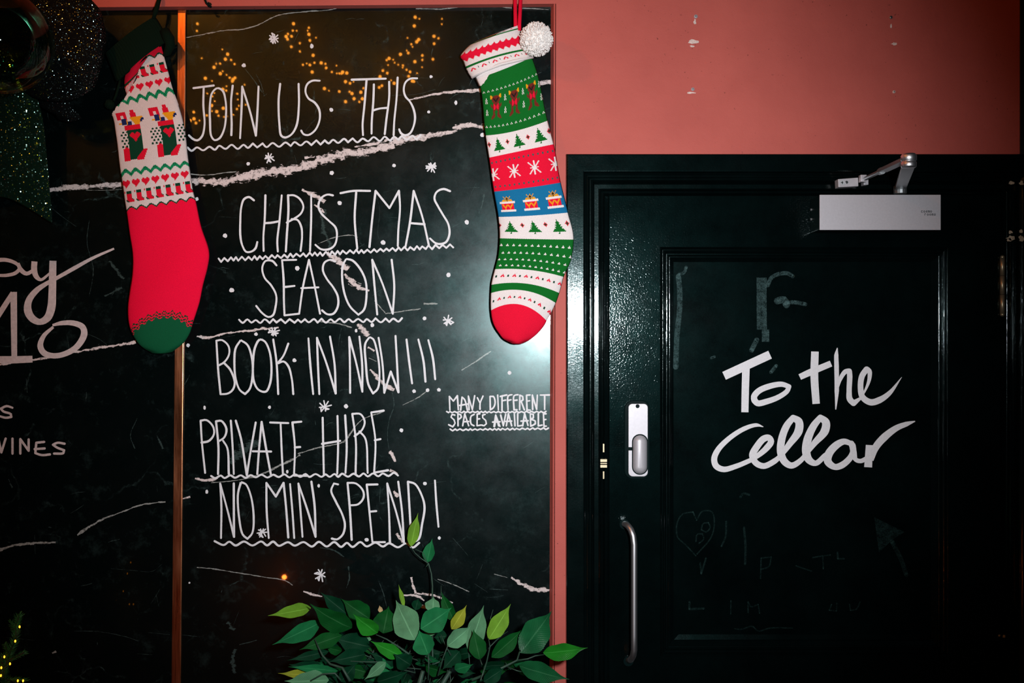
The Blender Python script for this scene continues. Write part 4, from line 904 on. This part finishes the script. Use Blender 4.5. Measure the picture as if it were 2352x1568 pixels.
b = canvas(17, 'W', N1)
for cc in range(5, 75, REP): put(b, BOOT, 2, cc)
cv1 += b
b = canvas(10, 'W', N1); scallop(b, 2, 'W', 'P'); cv1 += b
FOOT0 = len(cv1)
TOE = 128
b = canvas(TOE+44, 'P', N1)
for c in range(N1):
    e = 14*((c-36)/34)**2; edge = int(TOE - 13 + e + 1.8*math.cos(c*2*math.pi/8))
    for r in range(len(b)):
        if r >= edge+7: b[r][c] = 'T'
        elif r in (edge, edge+1, edge+4, edge+5) and not (c % 3 == 0 and r in (edge, edge+5)): b[r][c] = 'D'
cv1 += b
WO1 = dict(WO); WO1['T'] = wool('toe_green_wool', (0.003,0.085,0.032)); WO1['W'] = wool('cream_wool', (0.70,0.60,0.58)); WO1['R'] = wool('crimson_wool', (0.70,0.006,0.028))
f0 = FOOT0
ROWS1 = [(0,rowpt((215,141),None,(370,105))),(35,rowpt((236,206),None,(388,172))),(52,rowpt((246,242),None,(398,208))),(60,rowpt((254,258),None,(407,232))),(90,rowpt((266,313),None,(424,292))),(122,rowpt((275,387),None,(433,366))),(138,rowpt((281,425),None,(438,399))),(158,rowpt((287,468),None,(445,443))),(f0-2,rowpt((290,486),None,(450,461))),
 (f0+24,rowpt((297,537),None,(463,521))),(f0+46,rowpt((304,584),(392,578),(480,573))),(f0+70,rowpt((303,632),(392,627),(478,612))),(f0+90,rowpt((297,672),(382,668),(467,655))),(f0+108,rowpt((293,708),(376,704),(459,694))),(f0+TOE,rowpt((297,750),(372,741),(444,741))),(f0+TOE+14,rowpt((308,775),(373,770),(436,766))),(f0+TOE+30,rowpt((328,798),(374,799),(416,793))),(f0+TOE+39,rowpt((349,810),(374,811.5),(396,807)))]
FOLD = [(337,100),(337,134),(318,162),(314,181),(301,200),(285,228),(268,244),(259,258),(240,300)]
def keep1(x, y):
    for (xa, ya), (xb, yb) in zip(FOLD, FOLD[1:]):
        if ya <= y <= yb: return x >= xa+(xb-xa)*(y-ya)/(yb-ya)
    return True
s1 = thing('christmas_stocking', P(360, 20, 0.0), 'Christmas stocking with plain bright red foot, heart bands and dark green cuff', 'stocking', 'knitted Christmas stockings')
tp1 = lambda t: (0.55+0.45*min(1, t/0.2)) if t < 0.88 else max(0.0, 1-((t-0.88)/0.12)**2)**0.5
knit('stocking_body', ROWS1, N1, lambda r, c: cv1[min(r, len(cv1)-1)][c], WO1, s1, 0.008, 0.017, keep=keep1, taper=tp1, back='P')
# turned-under edge of the stocking mouth
knit('turned_edge', [(0,rowpt((332,112),(352,104),(373,100))),(22,rowpt((290,168),(318,146),(345,128))),(36,rowpt((286,196),(304,180),(322,160))),(50,rowpt((292,222),(298,208),(304,196)))], 26, lambda r, c: 'W' if (r > 38 and (r+c) % 5 > 1) else ('D' if r in (35, 36, 37) or (r > 38 and (r+c) % 5 == 1 and c % 2) else 'R'), WO1, s1, 0.006, 0.004)
m = MB()
knit('cuff', [(0,rowpt((241,123),(296,76),(355,37))),(10,rowpt((245,133),(308,88),(362,46))),(24,rowpt((255,158),(322,112),(376,70))),(38,rowpt((267,187),(326,130),(386,93))),(44,rowpt((272,186),(328,133),(380,98)))], 72, lambda r, c: 'g', {'g': M['deep_green']}, s1, 0.010, 0.024, ribs=3, back='g')['label'] = 'dark green ribbed cuff'
m = MB(); m.tube([P(378,72,0.018), P(388,90,0.024), P(391,104,0.02), P(384,122,0.016), P(376,128,0.012)], [0.012,0.013,0.011,0.008,0.003], 10); m.build('cuff_roll', M['deep_green'], s1, smooth=True)
m = MB(); m.tube([P(352,44,0.018), P(357,28,0.02), P(362,12,0.018), P(367,-6,0.012), P(368,-20,0.004)], [0.0035,0.0055,0.0055,0.0045,0.004], 8); m.build('hanging_loop', M['deep_green'], s1, smooth=True)
m = MB(); m.tube([P(276,184,0.016), P(272,200,0.018), P(267,218,0.018), P(261,232,0.018)], 0.0028, 8); m.build('cord', M['deep_green'], s1, smooth=True)
pompom('tassel', P(252,240,0.018), 0.011, M['deep_green'], s1, 160, 8, 0.0013)

# ------------------------------------------------------------------ glitter bow and bauble
bow = thing('ribbon_bow', P(60, 150, 0.05), 'large dark glitter ribbon bow at the top left with a green glitter tail', 'bow')
def sheet(name, rows, mat, parent, nu=16, nv=24):
    """rows: list of poly-curves ((x, y, d), ...) all the same length; smooth sheet through them"""
    def cr(pts, t):
        n = len(pts)-1; i = min(int(t*n), n-1); f = t*n-i
        g = lambda k: Vector(pts[max(0, min(n, k))])
        p0, p1, p2, p3 = g(i-1), g(i), g(i+1), g(i+2)
        return 0.5*((2*p1)+(p2-p0)*f+(2*p0-5*p1+4*p2-p3)*f*f+(3*p1-p0-3*p2+p3)*f**3)
    m = MB()
    for a in range(nv+1):
        row = [cr([r[k] for r in rows], a/nv) for k in range(len(rows[0]))]
        for c in range(nu+1): q = cr(row, c/nu); m.v.append(tuple(P(q.x, q.y, q.z)))
    for a in range(nv):
        for c in range(nu):
            k = a*(nu+1)+c; m.f.append((k, k+1, k+nu+2, k+nu+1)); m.m.append(0)
    o = m.build(name, mat, parent, smooth=True)
    s = o.modifiers.new('thick', 'SOLIDIFY'); s.thickness = 0.0012
    return o
sheet('loop', [((20,110,.05),(20,140,.055),(20,175,.05)), ((74,-50,.075),(78,120,.09),(80,225,.07)), ((160,-40,.08),(170,110,.092),(155,232,.075)), ((220,10,.07),(228,110,.08),(205,210,.065)), ((236,40,.05),(244,100,.055),(222,192,.05)), ((215,20,.036),(224,110,.036),(205,200,.036)), ((120,0,.018),(120,120,.014),(120,215,.018)), ((20,110,.03),(20,140,.03),(20,175,.03))], M['glitter_black'], bow, 20, 48)
sheet('loop', [((0,110,.05),(0,140,.055),(0,175,.05)), ((-80,20,.07),(-80,130,.09),(-80,225,.07)), ((-190,-20,.07),(-200,110,.09),(-190,225,.07)), ((-240,40,.04),(-250,115,.045),(-235,190,.04)), ((-100,20,.02),(-100,120,.015),(-100,205,.02)), ((0,110,.03),(0,140,.03),(0,175,.03))], M['glitter_black'], bow, 16, 30)
sheet('tail', [((-40,170,.045),(20,172,.052),(70,178,.045)), ((-60,250,.04),(20,255,.048),(96,262,.04)), ((-75,340,.03),(15,345,.04),(107,350,.03)), ((-85,415,.025),(14,402,.032),(114,430,.025)), ((-92,450,.022),(6,420,.026),(118,470,.022)), ((-100,500,.02),(2,452,.022),(120,512,.02))], M['glitter_green'], bow, 24, 40)['label'] = 'green glitter ribbon tail with a notched end'
sheet('tail', [((60,190,.035),(100,205,.04),(140,200,.035)), ((90,240,.03),(120,250,.034),(165,245,.03)), ((125,262,.025),(150,268,.028),(180,262,.025)), ((135,274,.02),(160,280,.022),(188,272,.02))], M['glitter_black'], bow, 10, 14)
m = MB(); m.ball(P(10,142,.05), 0.034, 20, 12, 0, (1.0,0.7,1.25)); m.build('knot', M['glitter_black'], bow, smooth=True)
bb = thing('bauble', P(-4, 95, 0.16), 'clear glass bauble hanging in front of the glitter bow at the left edge', 'bauble')
m = MB(); m.ball(P(-4,94,0.235), 0.107, 64, 40); m.build('glass_ball', M['glass'], bb, smooth=True)
m = MB(); m.ball(P(-4,94,0.235), 0.100, 64, 40); m.build('inner_wall', M['glass'], bb, smooth=True)
m = MB(); c = P(-4,94,0.235); m.lathe(c+Vector((0,0,.103)), [(.0,.022),(.012,.022),(.014,.018),(.014,-.002),(.017,-.004)], 20); m.build('cap', M['brass'], bb, smooth=True)
m = MB(); m.tube([c+Vector((0,0,.125)), c+Vector((0,0.04,.20)), c+Vector((0,0.19,.30))], 0.0012, 6); m.build('hanging_thread', M['wire'], bb)

# ------------------------------------------------------------------ ficus
def leaf_mat(name, col, rough=0.5, spec=0.035):
    m, nt, b = new_mat(name)
    tc = node(nt, 'ShaderNodeTexCoord'); sx = node(nt, 'ShaderNodeSeparateXYZ'); nt.links.new(tc.outputs['UV'], sx.inputs[0])
    v = math_(nt, 'ABSOLUTE', math_(nt, 'SUBTRACT', sx.outputs[1], 0.5))
    rib = ramp(nt, v, [(0.012, (1,1,1)), (0.035, (0,0,0))])
    side = math_(nt, 'SINE', math_(nt, 'MULTIPLY', math_(nt, 'SUBTRACT', sx.outputs[0], math_(nt, 'MULTIPLY', v, 0.35)), 150))
    c0 = ramp(nt, noise(nt, 26, 4), [(0.3, tuple(x*0.72 for x in col)), (0.7, tuple(min(1, x*1.22) for x in col))])
    c0 = mixc(nt, math_(nt, 'MULTIPLY', math_(nt, 'ADD', side, 1), 0.03), c0, tuple(min(1, x*1.9+0.01) for x in col))
    c0 = mixc(nt, math_(nt, 'MULTIPLY', rib, 0.4), c0, tuple(min(1, x*2.2+0.04) for x in col))
    nt.links.new(c0, b.inputs['Base Color']); b.inputs['Roughness'].default_value = rough; b.inputs['Specular IOR Level'].default_value = spec
    bump(nt, b, math_(nt, 'ADD', math_(nt, 'MULTIPLY', side, 0.3), noise(nt, 500, 2)), 0.25, 0.0012)
    return m
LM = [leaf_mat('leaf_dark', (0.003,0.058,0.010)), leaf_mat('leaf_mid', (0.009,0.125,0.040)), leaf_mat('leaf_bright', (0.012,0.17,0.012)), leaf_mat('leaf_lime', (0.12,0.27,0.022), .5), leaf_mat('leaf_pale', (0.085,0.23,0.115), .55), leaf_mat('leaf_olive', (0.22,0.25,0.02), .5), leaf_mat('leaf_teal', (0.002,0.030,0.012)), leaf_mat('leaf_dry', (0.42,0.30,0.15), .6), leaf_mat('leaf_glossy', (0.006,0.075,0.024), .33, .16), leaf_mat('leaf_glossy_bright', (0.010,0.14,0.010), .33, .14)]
WT = [(0,.03),(.05,.32),(.12,.62),(.22,.87),(.33,.99),(.43,1),(.53,.93),(.63,.77),(.72,.54),(.79,.32),(.85,.17),(.91,.085),(.96,.04),(1,.01)]
def leaf_w(t):
    for (a, x), (b2, y) in zip(WT, WT[1:]):
        if t <= b2: return x+(y-x)*(t-a)/(b2-a)
    return 0.01
def add_leaf(mb, uv, base, tip, wid, mi, fold=0.25, curl=0.15, roll=0.0, skew=0.0):
    base, tip = Vector(base), Vector(tip); ax = tip-base; L = ax.length; a = ax.normalized()
    view = Vector((0,-1,0)); nrm = (view-a*view.dot(a)).normalized(); side = a.cross(nrm)
    q = Matrix.Rotation(roll, 3, a); nrm = q @ nrm; side = q @ side
    NU, NV = 18, 6; o = len(mb.v); rr = random.Random(int(abs(base.x*7919+tip.z*6131)*100)); f1 = rr.uniform(.86, 1.12); f2 = rr.uniform(.86, 1.12); ph = rr.uniform(0, 6)
    for i in range(NU+1):
        t = i/NU; ww = leaf_w(t)*wid/2; c = base + ax*t + nrm*(curl*L*math.sin(math.pi*t)) + side*(skew*L*math.sin(math.pi*t)) - nrm*(0.06*L*t*t)
        for j in range(NV+1):
            s = j/NV*2-1; e = (f1 if s < 0 else f2)*(1+.05*abs(s)*math.sin(t*17+ph+s*2)); p = c + side*(s*ww*e) + nrm*(fold*abs(s)**1.3*ww + 0.05*ww*math.sin(t*11+s*2))
            uv[len(mb.v)] = (t, j/NV); mb.v.append(tuple(p))
    for i in range(NU):
        for j in range(NV):
            k = o+i*(NV+1)+j; mb.f.append((k, k+1, k+NV+2, k+NV+1)); mb.m.append(mi)
ox, oy, sc = 560, 1150, 2.868
def Z(x, y, d): return P(ox+x/sc, oy+y/sc, d)
# base(x,y,d), tip(x,y,d), width, material, fold, curl, roll
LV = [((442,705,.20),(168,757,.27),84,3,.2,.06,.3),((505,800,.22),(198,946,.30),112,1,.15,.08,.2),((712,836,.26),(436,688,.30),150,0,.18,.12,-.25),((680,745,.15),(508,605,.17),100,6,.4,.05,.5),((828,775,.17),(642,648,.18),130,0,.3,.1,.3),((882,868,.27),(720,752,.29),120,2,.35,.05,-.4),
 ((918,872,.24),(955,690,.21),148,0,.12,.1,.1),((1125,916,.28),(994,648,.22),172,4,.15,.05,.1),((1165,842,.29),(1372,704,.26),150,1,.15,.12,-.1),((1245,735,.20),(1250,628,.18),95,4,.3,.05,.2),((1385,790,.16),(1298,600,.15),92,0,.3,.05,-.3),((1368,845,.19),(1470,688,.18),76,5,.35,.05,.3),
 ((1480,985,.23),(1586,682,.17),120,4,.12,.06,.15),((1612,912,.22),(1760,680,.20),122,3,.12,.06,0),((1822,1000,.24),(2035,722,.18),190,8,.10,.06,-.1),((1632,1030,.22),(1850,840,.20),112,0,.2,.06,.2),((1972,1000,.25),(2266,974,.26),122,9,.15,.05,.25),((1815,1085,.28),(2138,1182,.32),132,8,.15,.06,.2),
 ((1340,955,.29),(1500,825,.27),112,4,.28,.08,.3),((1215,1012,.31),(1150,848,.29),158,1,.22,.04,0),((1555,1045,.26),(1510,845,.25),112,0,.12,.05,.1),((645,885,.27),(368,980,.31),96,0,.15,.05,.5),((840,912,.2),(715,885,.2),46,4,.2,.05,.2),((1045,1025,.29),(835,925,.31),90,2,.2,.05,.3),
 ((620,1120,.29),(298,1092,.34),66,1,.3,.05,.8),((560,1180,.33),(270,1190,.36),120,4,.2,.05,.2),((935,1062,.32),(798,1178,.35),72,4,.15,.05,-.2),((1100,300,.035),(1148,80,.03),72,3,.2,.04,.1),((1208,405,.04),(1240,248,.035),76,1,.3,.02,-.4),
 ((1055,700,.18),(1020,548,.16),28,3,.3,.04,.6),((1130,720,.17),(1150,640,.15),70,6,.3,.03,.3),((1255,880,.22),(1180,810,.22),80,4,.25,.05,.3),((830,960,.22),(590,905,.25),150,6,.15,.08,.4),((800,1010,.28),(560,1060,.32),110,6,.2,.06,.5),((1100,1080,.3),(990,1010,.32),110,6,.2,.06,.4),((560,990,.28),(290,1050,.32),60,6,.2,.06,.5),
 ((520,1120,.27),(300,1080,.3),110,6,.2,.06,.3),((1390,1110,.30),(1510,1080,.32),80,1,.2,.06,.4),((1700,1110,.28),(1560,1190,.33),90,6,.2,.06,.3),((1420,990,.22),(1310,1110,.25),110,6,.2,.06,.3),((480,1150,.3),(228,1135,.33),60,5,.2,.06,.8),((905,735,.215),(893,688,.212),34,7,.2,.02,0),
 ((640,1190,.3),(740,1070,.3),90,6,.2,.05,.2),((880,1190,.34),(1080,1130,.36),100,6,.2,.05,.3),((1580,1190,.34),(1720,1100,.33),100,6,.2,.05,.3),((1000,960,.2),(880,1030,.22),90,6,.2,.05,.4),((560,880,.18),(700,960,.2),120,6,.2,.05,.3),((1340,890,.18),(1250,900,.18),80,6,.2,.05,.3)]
fic = thing('potted_ficus', (P(1000,1500,.24).x, -0.24, 0), 'bushy green ficus plant standing in front of the lettered marble panel', 'potted plant')
m = MB(); uv = {}
for bs, tp, wd, mi, fo, cu, ro in LV:
    k = (D-bs[2])/D/sc/1000
    add_leaf(m, uv, Z(*bs), Z(*tp), wd*k*1.04, mi, fo, cu*0.6, ro*0.5)
R = random.Random(21)
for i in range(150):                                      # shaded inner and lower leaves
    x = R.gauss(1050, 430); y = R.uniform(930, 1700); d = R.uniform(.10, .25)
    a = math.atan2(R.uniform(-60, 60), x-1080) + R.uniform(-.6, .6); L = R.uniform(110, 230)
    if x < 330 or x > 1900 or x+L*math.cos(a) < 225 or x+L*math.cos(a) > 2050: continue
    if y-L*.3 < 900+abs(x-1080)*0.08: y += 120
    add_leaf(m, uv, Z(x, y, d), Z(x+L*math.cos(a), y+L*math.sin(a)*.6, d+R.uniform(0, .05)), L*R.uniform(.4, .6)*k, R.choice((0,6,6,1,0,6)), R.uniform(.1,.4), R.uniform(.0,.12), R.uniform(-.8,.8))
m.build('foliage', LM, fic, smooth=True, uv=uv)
m = MB()
def twig(pts, r0, r1): 
    n = len(pts); m.tube([Z(*p) for p in pts], [(r0+(r1-r0)*i/(n-1))*0.72 for i in range(n)], 7)
twig([(1245,1150,.22),(1242,900,.16),(1241,660,.07),(1243,560,.05),(1236,480,.045),(1217,412,.043),(1170,380,.042),(1130,345,.04),(1097,298,.036)], .0032, .0012)
twig([(1217,412,.043),(1205,405,.04),(1180,340,.04),(1130,318,.04)], .0016, .001); twig([(1215,415,.043),(1200,435,.043)], .0016, .0012)
twig([(1500,1180,.28),(1700,1100,.27),(1800,1050,.26),(1815,1000,.25),(1822,985,.24)], .0042, .0018); twig([(1800,1050,.26),(1870,1040,.26),(1920,1020,.26),(1978,1012,.25)], .0024, .0015); twig([(1735,1092,.27),(1800,1118,.28),(1830,1125,.28)], .002, .0014)
twig([(1560,1185,.3),(1600,1060,.25),(1622,960,.23),(1612,905,.22)], .0026, .0015); twig([(1622,960,.23),(1690,890,.2),(1740,860,.19)], .0014, .001); twig([(1585,870,.18),(1620,790,.17),(1642,715,.17)], .0015, .0008)
twig([(700,1185,.35),(650,1100,.34),(570,1075,.33),(520,1020,.32),(490,960,.31),(468,912,.30)], .004, .0018); twig([(640,1180,.35),(600,1135,.35),(520,1140,.35),(440,1185,.35)], .003, .002)
twig([(1090,1010,.28),(1020,960,.27),(940,910,.26),(870,880,.26)], .003, .0016); twig([(600,850,.25),(600,890,.26),(590,930,.27)], .0016, .0012); twig([(1215,1180,.31),(1218,1090,.31),(1216,1005,.31)], .0022, .0014); twig([(1280,1150,.28),(1310,1040,.28),(1345,950,.29)], .0024, .0014); twig([(1555,1040,.26),(1570,1080,.27)], .0018, .0014); twig([(1480,985,.23),(1490,1100,.24)], .0018, .0014); twig([(1290,690,.1),(1300,600,.09),(1300,558,.09)], .0012, .0007); twig([(650,960,.24),(740,990,.24),(880,1050,.25)], .0018, .0014); twig([(600,1050,.3),(800,1060,.3),(930,1060,.31)], .0018, .0014); twig([(1130,920,.28),(1180,980,.28),(1230,1080,.28)], .0018, .0012)
for i in range(60):
    x = R.gauss(1130, 190); y = R.uniform(1000, 1290); d = R.uniform(.12, .25); a = R.uniform(-1.5, 1.5)+math.pi/2*R.choice((0, 1))
    L = R.uniform(60, 190); twig([(x, y, d), (x+L*.5*math.cos(a), y-L*.5*abs(math.sin(a)), d), (x+L*math.cos(a)+R.uniform(-20,20), y-L*abs(math.sin(a)), d-.01)], R.uniform(.0012,.0028), .001)
base = Vector((fic.location.x, -0.24, 0))
for dx in (-.02, 0, .02): m.tube([base+Vector((dx*.4, 0, .28)), base+Vector((-dx*.5, 0, .5)), base+Vector((dx, .01, .72)), Z(1130+dx*6000, 1300, .26), Z(1180+dx*9000, 1120, .27)], [.011,.010,.009,.007,.004], 8)
m.build('branches', simple('ficus_twig', (0.018,0.055,0.034), .6, var=.3, vscale=80), fic, smooth=True)
m = MB(); m.lathe(base, [(0,0),(.12,0),(.15,.30),(.165,.30),(.165,.335),(.145,.335),(.14,.28),(0,.28)], 32); m.build('plant_pot', simple('dark_glazed_pot', (0.02,0.025,0.025), .35), fic, smooth=False)

# ------------------------------------------------------------------ small fir tree with lights at the lower left
fir = thing('christmas_tree', (P(-40,1568,.3).x, -0.30, 0), 'small dark green Christmas tree whose lit tip rises at the lower left corner', 'christmas tree')
fm = MB(); bmh = MB(); R = random.Random(3); dF = .26
def fir_twig(pts, rad, dens):
    q = [P(*p) for p in pts]; bmh.tube(q, 0.0016, 6)
    for a, b2 in zip(q, q[1:]):
        n = int((b2-a).length*dens)
        for i in range(n):
            c = a.lerp(b2, R.random()); t = (b2-a).normalized(); u = t.orthogonal().normalized(); an = R.uniform(0, 6.283); u = u*math.cos(an)+t.cross(u)*math.sin(an)
            e = c+(u*0.8+t*0.75).normalized()*rad*R.uniform(.7, 1.2); s = t.cross(u).normalized()*0.0009
            fm.add([c-s, c+s, e+s*.3, e-s*.3, c+t*.0014], [(0,1,2,3),(0,4,3),(1,4,2)])
fir_twig([(4,1600,dF),(10,1540,dF),(20,1508,dF),(30,1480,dF),(37,1455,dF),(36,1438,dF),(44,1414,dF)], .013, 3600)
fir_twig([(36,1455,dF),(30,1440,dF),(26,1428,dF)], .009, 3000); fir_twig([(20,1510,dF),(17,1492,dF),(12,1480,dF)], .010, 3600); fir_twig([(18,1518,dF),(36,1508,dF),(56,1498,dF)], .008, 3000)
fir_twig([(8,1545,dF),(-15,1530,dF),(-30,1510,dF)], .011, 3000); fir_twig([(5,1570,dF),(22,1560,dF),(58,1562,dF-.02)], .010, 3000); fir_twig([(4,1600,dF),(40,1585,dF),(75,1580,dF-.02)], .012, 2500); fir_twig([(10,1540,dF),(4,1520,dF),(8,1505,dF)], .010, 3000)
top = P(4,1600,dF); ft = Vector((top.x-.01, top.y, .2)); bmh.tube([ft, Vector((top.x, top.y, .5)), top], [.018,.012,.003], 8)
for i in range(34):
    z = .25+i*.0155; an = i*2.4; L = .04+(.80-z)*.32; c = ft.lerp(top, (z-.2)/(top.z-.2)); e = c+Vector((math.cos(an)*L, math.sin(an)*L*.62, -.02)); bmh.tube([c, e], .0022, 5)
    for k in range(90):
        q = c.lerp(e, R.random()); u = Vector((R.uniform(-1,1), R.uniform(-1,1), R.uniform(-.4,1))).normalized(); s = u.orthogonal().normalized()*.0009; f = q+u*.016
        fm.add([q-s, q+s, f], [(0,1,2)])
fm.build('needles', simple('fir_needle', (0.030,0.17,0.030), .6, var=.4, vscale=60), fir); bmh.build('branches', simple('fir_bark', (0.03,0.02,0.012), .8), fir)
m = MB(); m.lathe((ft.x, ft.y, 0), [(0,0),(.08,0),(.10,.2),(.11,.2),(.11,.22),(.09,.22),(.09,.19),(0,.19)], 24); m.build('plant_pot', simple('tin_pot', (0.2,0.2,0.2), .4, .8), fir)
m = MB()
TB = [(45,1439),(35,1472),(23,1524),(3,1533),(2,1551),(10,1508),(53,1563),(41,1563)]
for x, y in TB: m.ball(P(x, y, dF+.012), .0017, 8, 6, 0, (1,1,1.6))
m.tube([P(x, y+3, dF+.008) for x, y in ((45,1439),(35,1472),(10,1508),(23,1524),(3,1533),(2,1551),(41,1566),(53,1566))], .0006, 5, 1)
tag(m.build('fairy_lights', [M['bulb_tree'], M['wire']], smooth=True), 'tiny warm fairy lights strung on the small tree at the lower left', 'fairy lights')

# ------------------------------------------------------------------ festoon on the opposite front, seen as reflections in the marble
QA = [(220,225),(213,290),(460,472),(505,512),(265,555),(397,603),(438,605),(380,640),(490,565),(537,565),(568,603),(460,675),(440,700),(500,712),(530,740),(560,755),(555,775),(300,745),(357,765),(665,800),(500,820),(465,850),(490,855),(313,885),(385,885),(595,885),(365,915),(383,957),(600,940),(355,1000),(340,1030),(465,1025),(610,1000),(597,1035),(675,990),(305,1090),(360,1055),(400,1055),(425,1100),(470,1105),(500,1105),(565,1090),(190,1065),(187,1125),(237,1140),(205,1165),(115,1150),(148,1140),(113,1200),(575,735),(545,760),(1128,220),(1125,290),(1162,292),(1078,320),(1058,342),(1075,372),(1110,340),(1108,440),(1188,405),(1190,485),(1280,268),(1262,285),(1277,325),(1343,355),(1290,388),(1316,522),(1330,595),(1290,620),(1258,603),(1220,613),(1395,598),(1435,605),(1442,645),(1310,685),(1538,620),(1493,680),(1540,693),(1565,693),(1590,700),(1595,680),(1637,693),(1622,770),(1668,790),(1700,775),(1425,840),(1468,860),(1567,870),(1660,865),(1795,835),(1623,960),(1705,935),(1755,965),(1770,870),(1685,885)]
QB = [(715,160),(758,182),(970,180),(708,247),(968,228),(642,355),(680,420),(690,440),(730,395),(750,375),(635,475),(650,500),(575,510),(895,345),(938,368),(895,410),(470,555),(447,572),(510,570),(520,590),(458,612),(555,612),(600,620),(597,640),(783,523),(785,570),(883,557),(783,640),(715,588),(408,665),(452,692),(635,662),(668,682),(733,690),(655,725),(690,770),(705,775),(490,765),(515,785),(400,810),(375,828),(385,730),(225,838),(200,872),(215,935),(187,965),(137,935)]
SPOTS = [(400+x/4.127, y/4.127) for x, y in QA] + [(780+x/4.126, y/4.126) for x, y in QB] + [(207,253),(213,254),(224,252),(239,255),(177,278),(183,282),(130,280),(198,278),(222,268),(226,272),(246,297),(195,297),(205,305),(250,300),(243,303)]
YB = 3.38                                                # bulbs hang 3.38 m in front of the wall
def mirror(x, y):
    k = (D + YB - BD*2) / D
    return Vector((CX + (x/1000-CX)*k, -YB, CAMZ + (CY - y/1000)*k))
fest = thing('festoon_lights', (0.2, -3.43, CAMZ+1.2), 'festoon of warm bulbs on the opposite front, mirrored in the black marble', 'fairy lights')
m = MB(); R = random.Random(9)
for x, y in SPOTS: m.ball(mirror(x, y)+Vector((0, R.uniform(-.01, .01), 0)), R.choice((.0045,.006,.0075,.009)), 8, 6)
tag(m.build('bulbs', M['bulb'], fest, smooth=True), kind='stuff')
m = MB()
order = sorted([mirror(x, y)+Vector((0,-.02,0)) for x, y in SPOTS], key=lambda p: (round(p.x*5), p.z))
m.tube(order, .0012, 4); m.build('cable', M['wire'], fest)
m = MB(); m.ball(mirror(653,1325), .013, 10, 8); m.tube([mirror(653,1325)+Vector((0,-.01,.012)), mirror(653,1325)+Vector((0,-.055,.03))], .004, 6, 1)
tag(m.build('amber_lamp', [M['bulb_red'], M['dark_metal']], smooth=True), 'single amber lamp low on the opposite front, mirrored in the marble', 'lamp')
# unseen bracket lamp, added above the picture to turn the copper orange
sl = thing('added_lamp', W(73, -760, 0), 'unseen warm bulb on a long bracket, added for the orange on the copper strip', 'added lamp')
m = MB(); m.tube([W(73,-860,0), W(73,-860,0.012)], .05, 24); m.build('back_plate', M['dark_metal'], sl)
m = MB(); m.tube([W(73,-860,0.012), W(73,-890,0.4), W(73,-890,0.8), W(73,-840,0.98), W(73,-570,1.0)], .009, 8); m.tube([W(73,-600,1.0), W(73,-562,1.0)], .02, 14); m.build('arm', M['dark_metal'], sl, smooth=True)
m = MB(); m.ball(W(73,-532,1.0), .03, 16, 12); m.build('bulb', M['copper_glow_bulb'], sl, smooth=True)
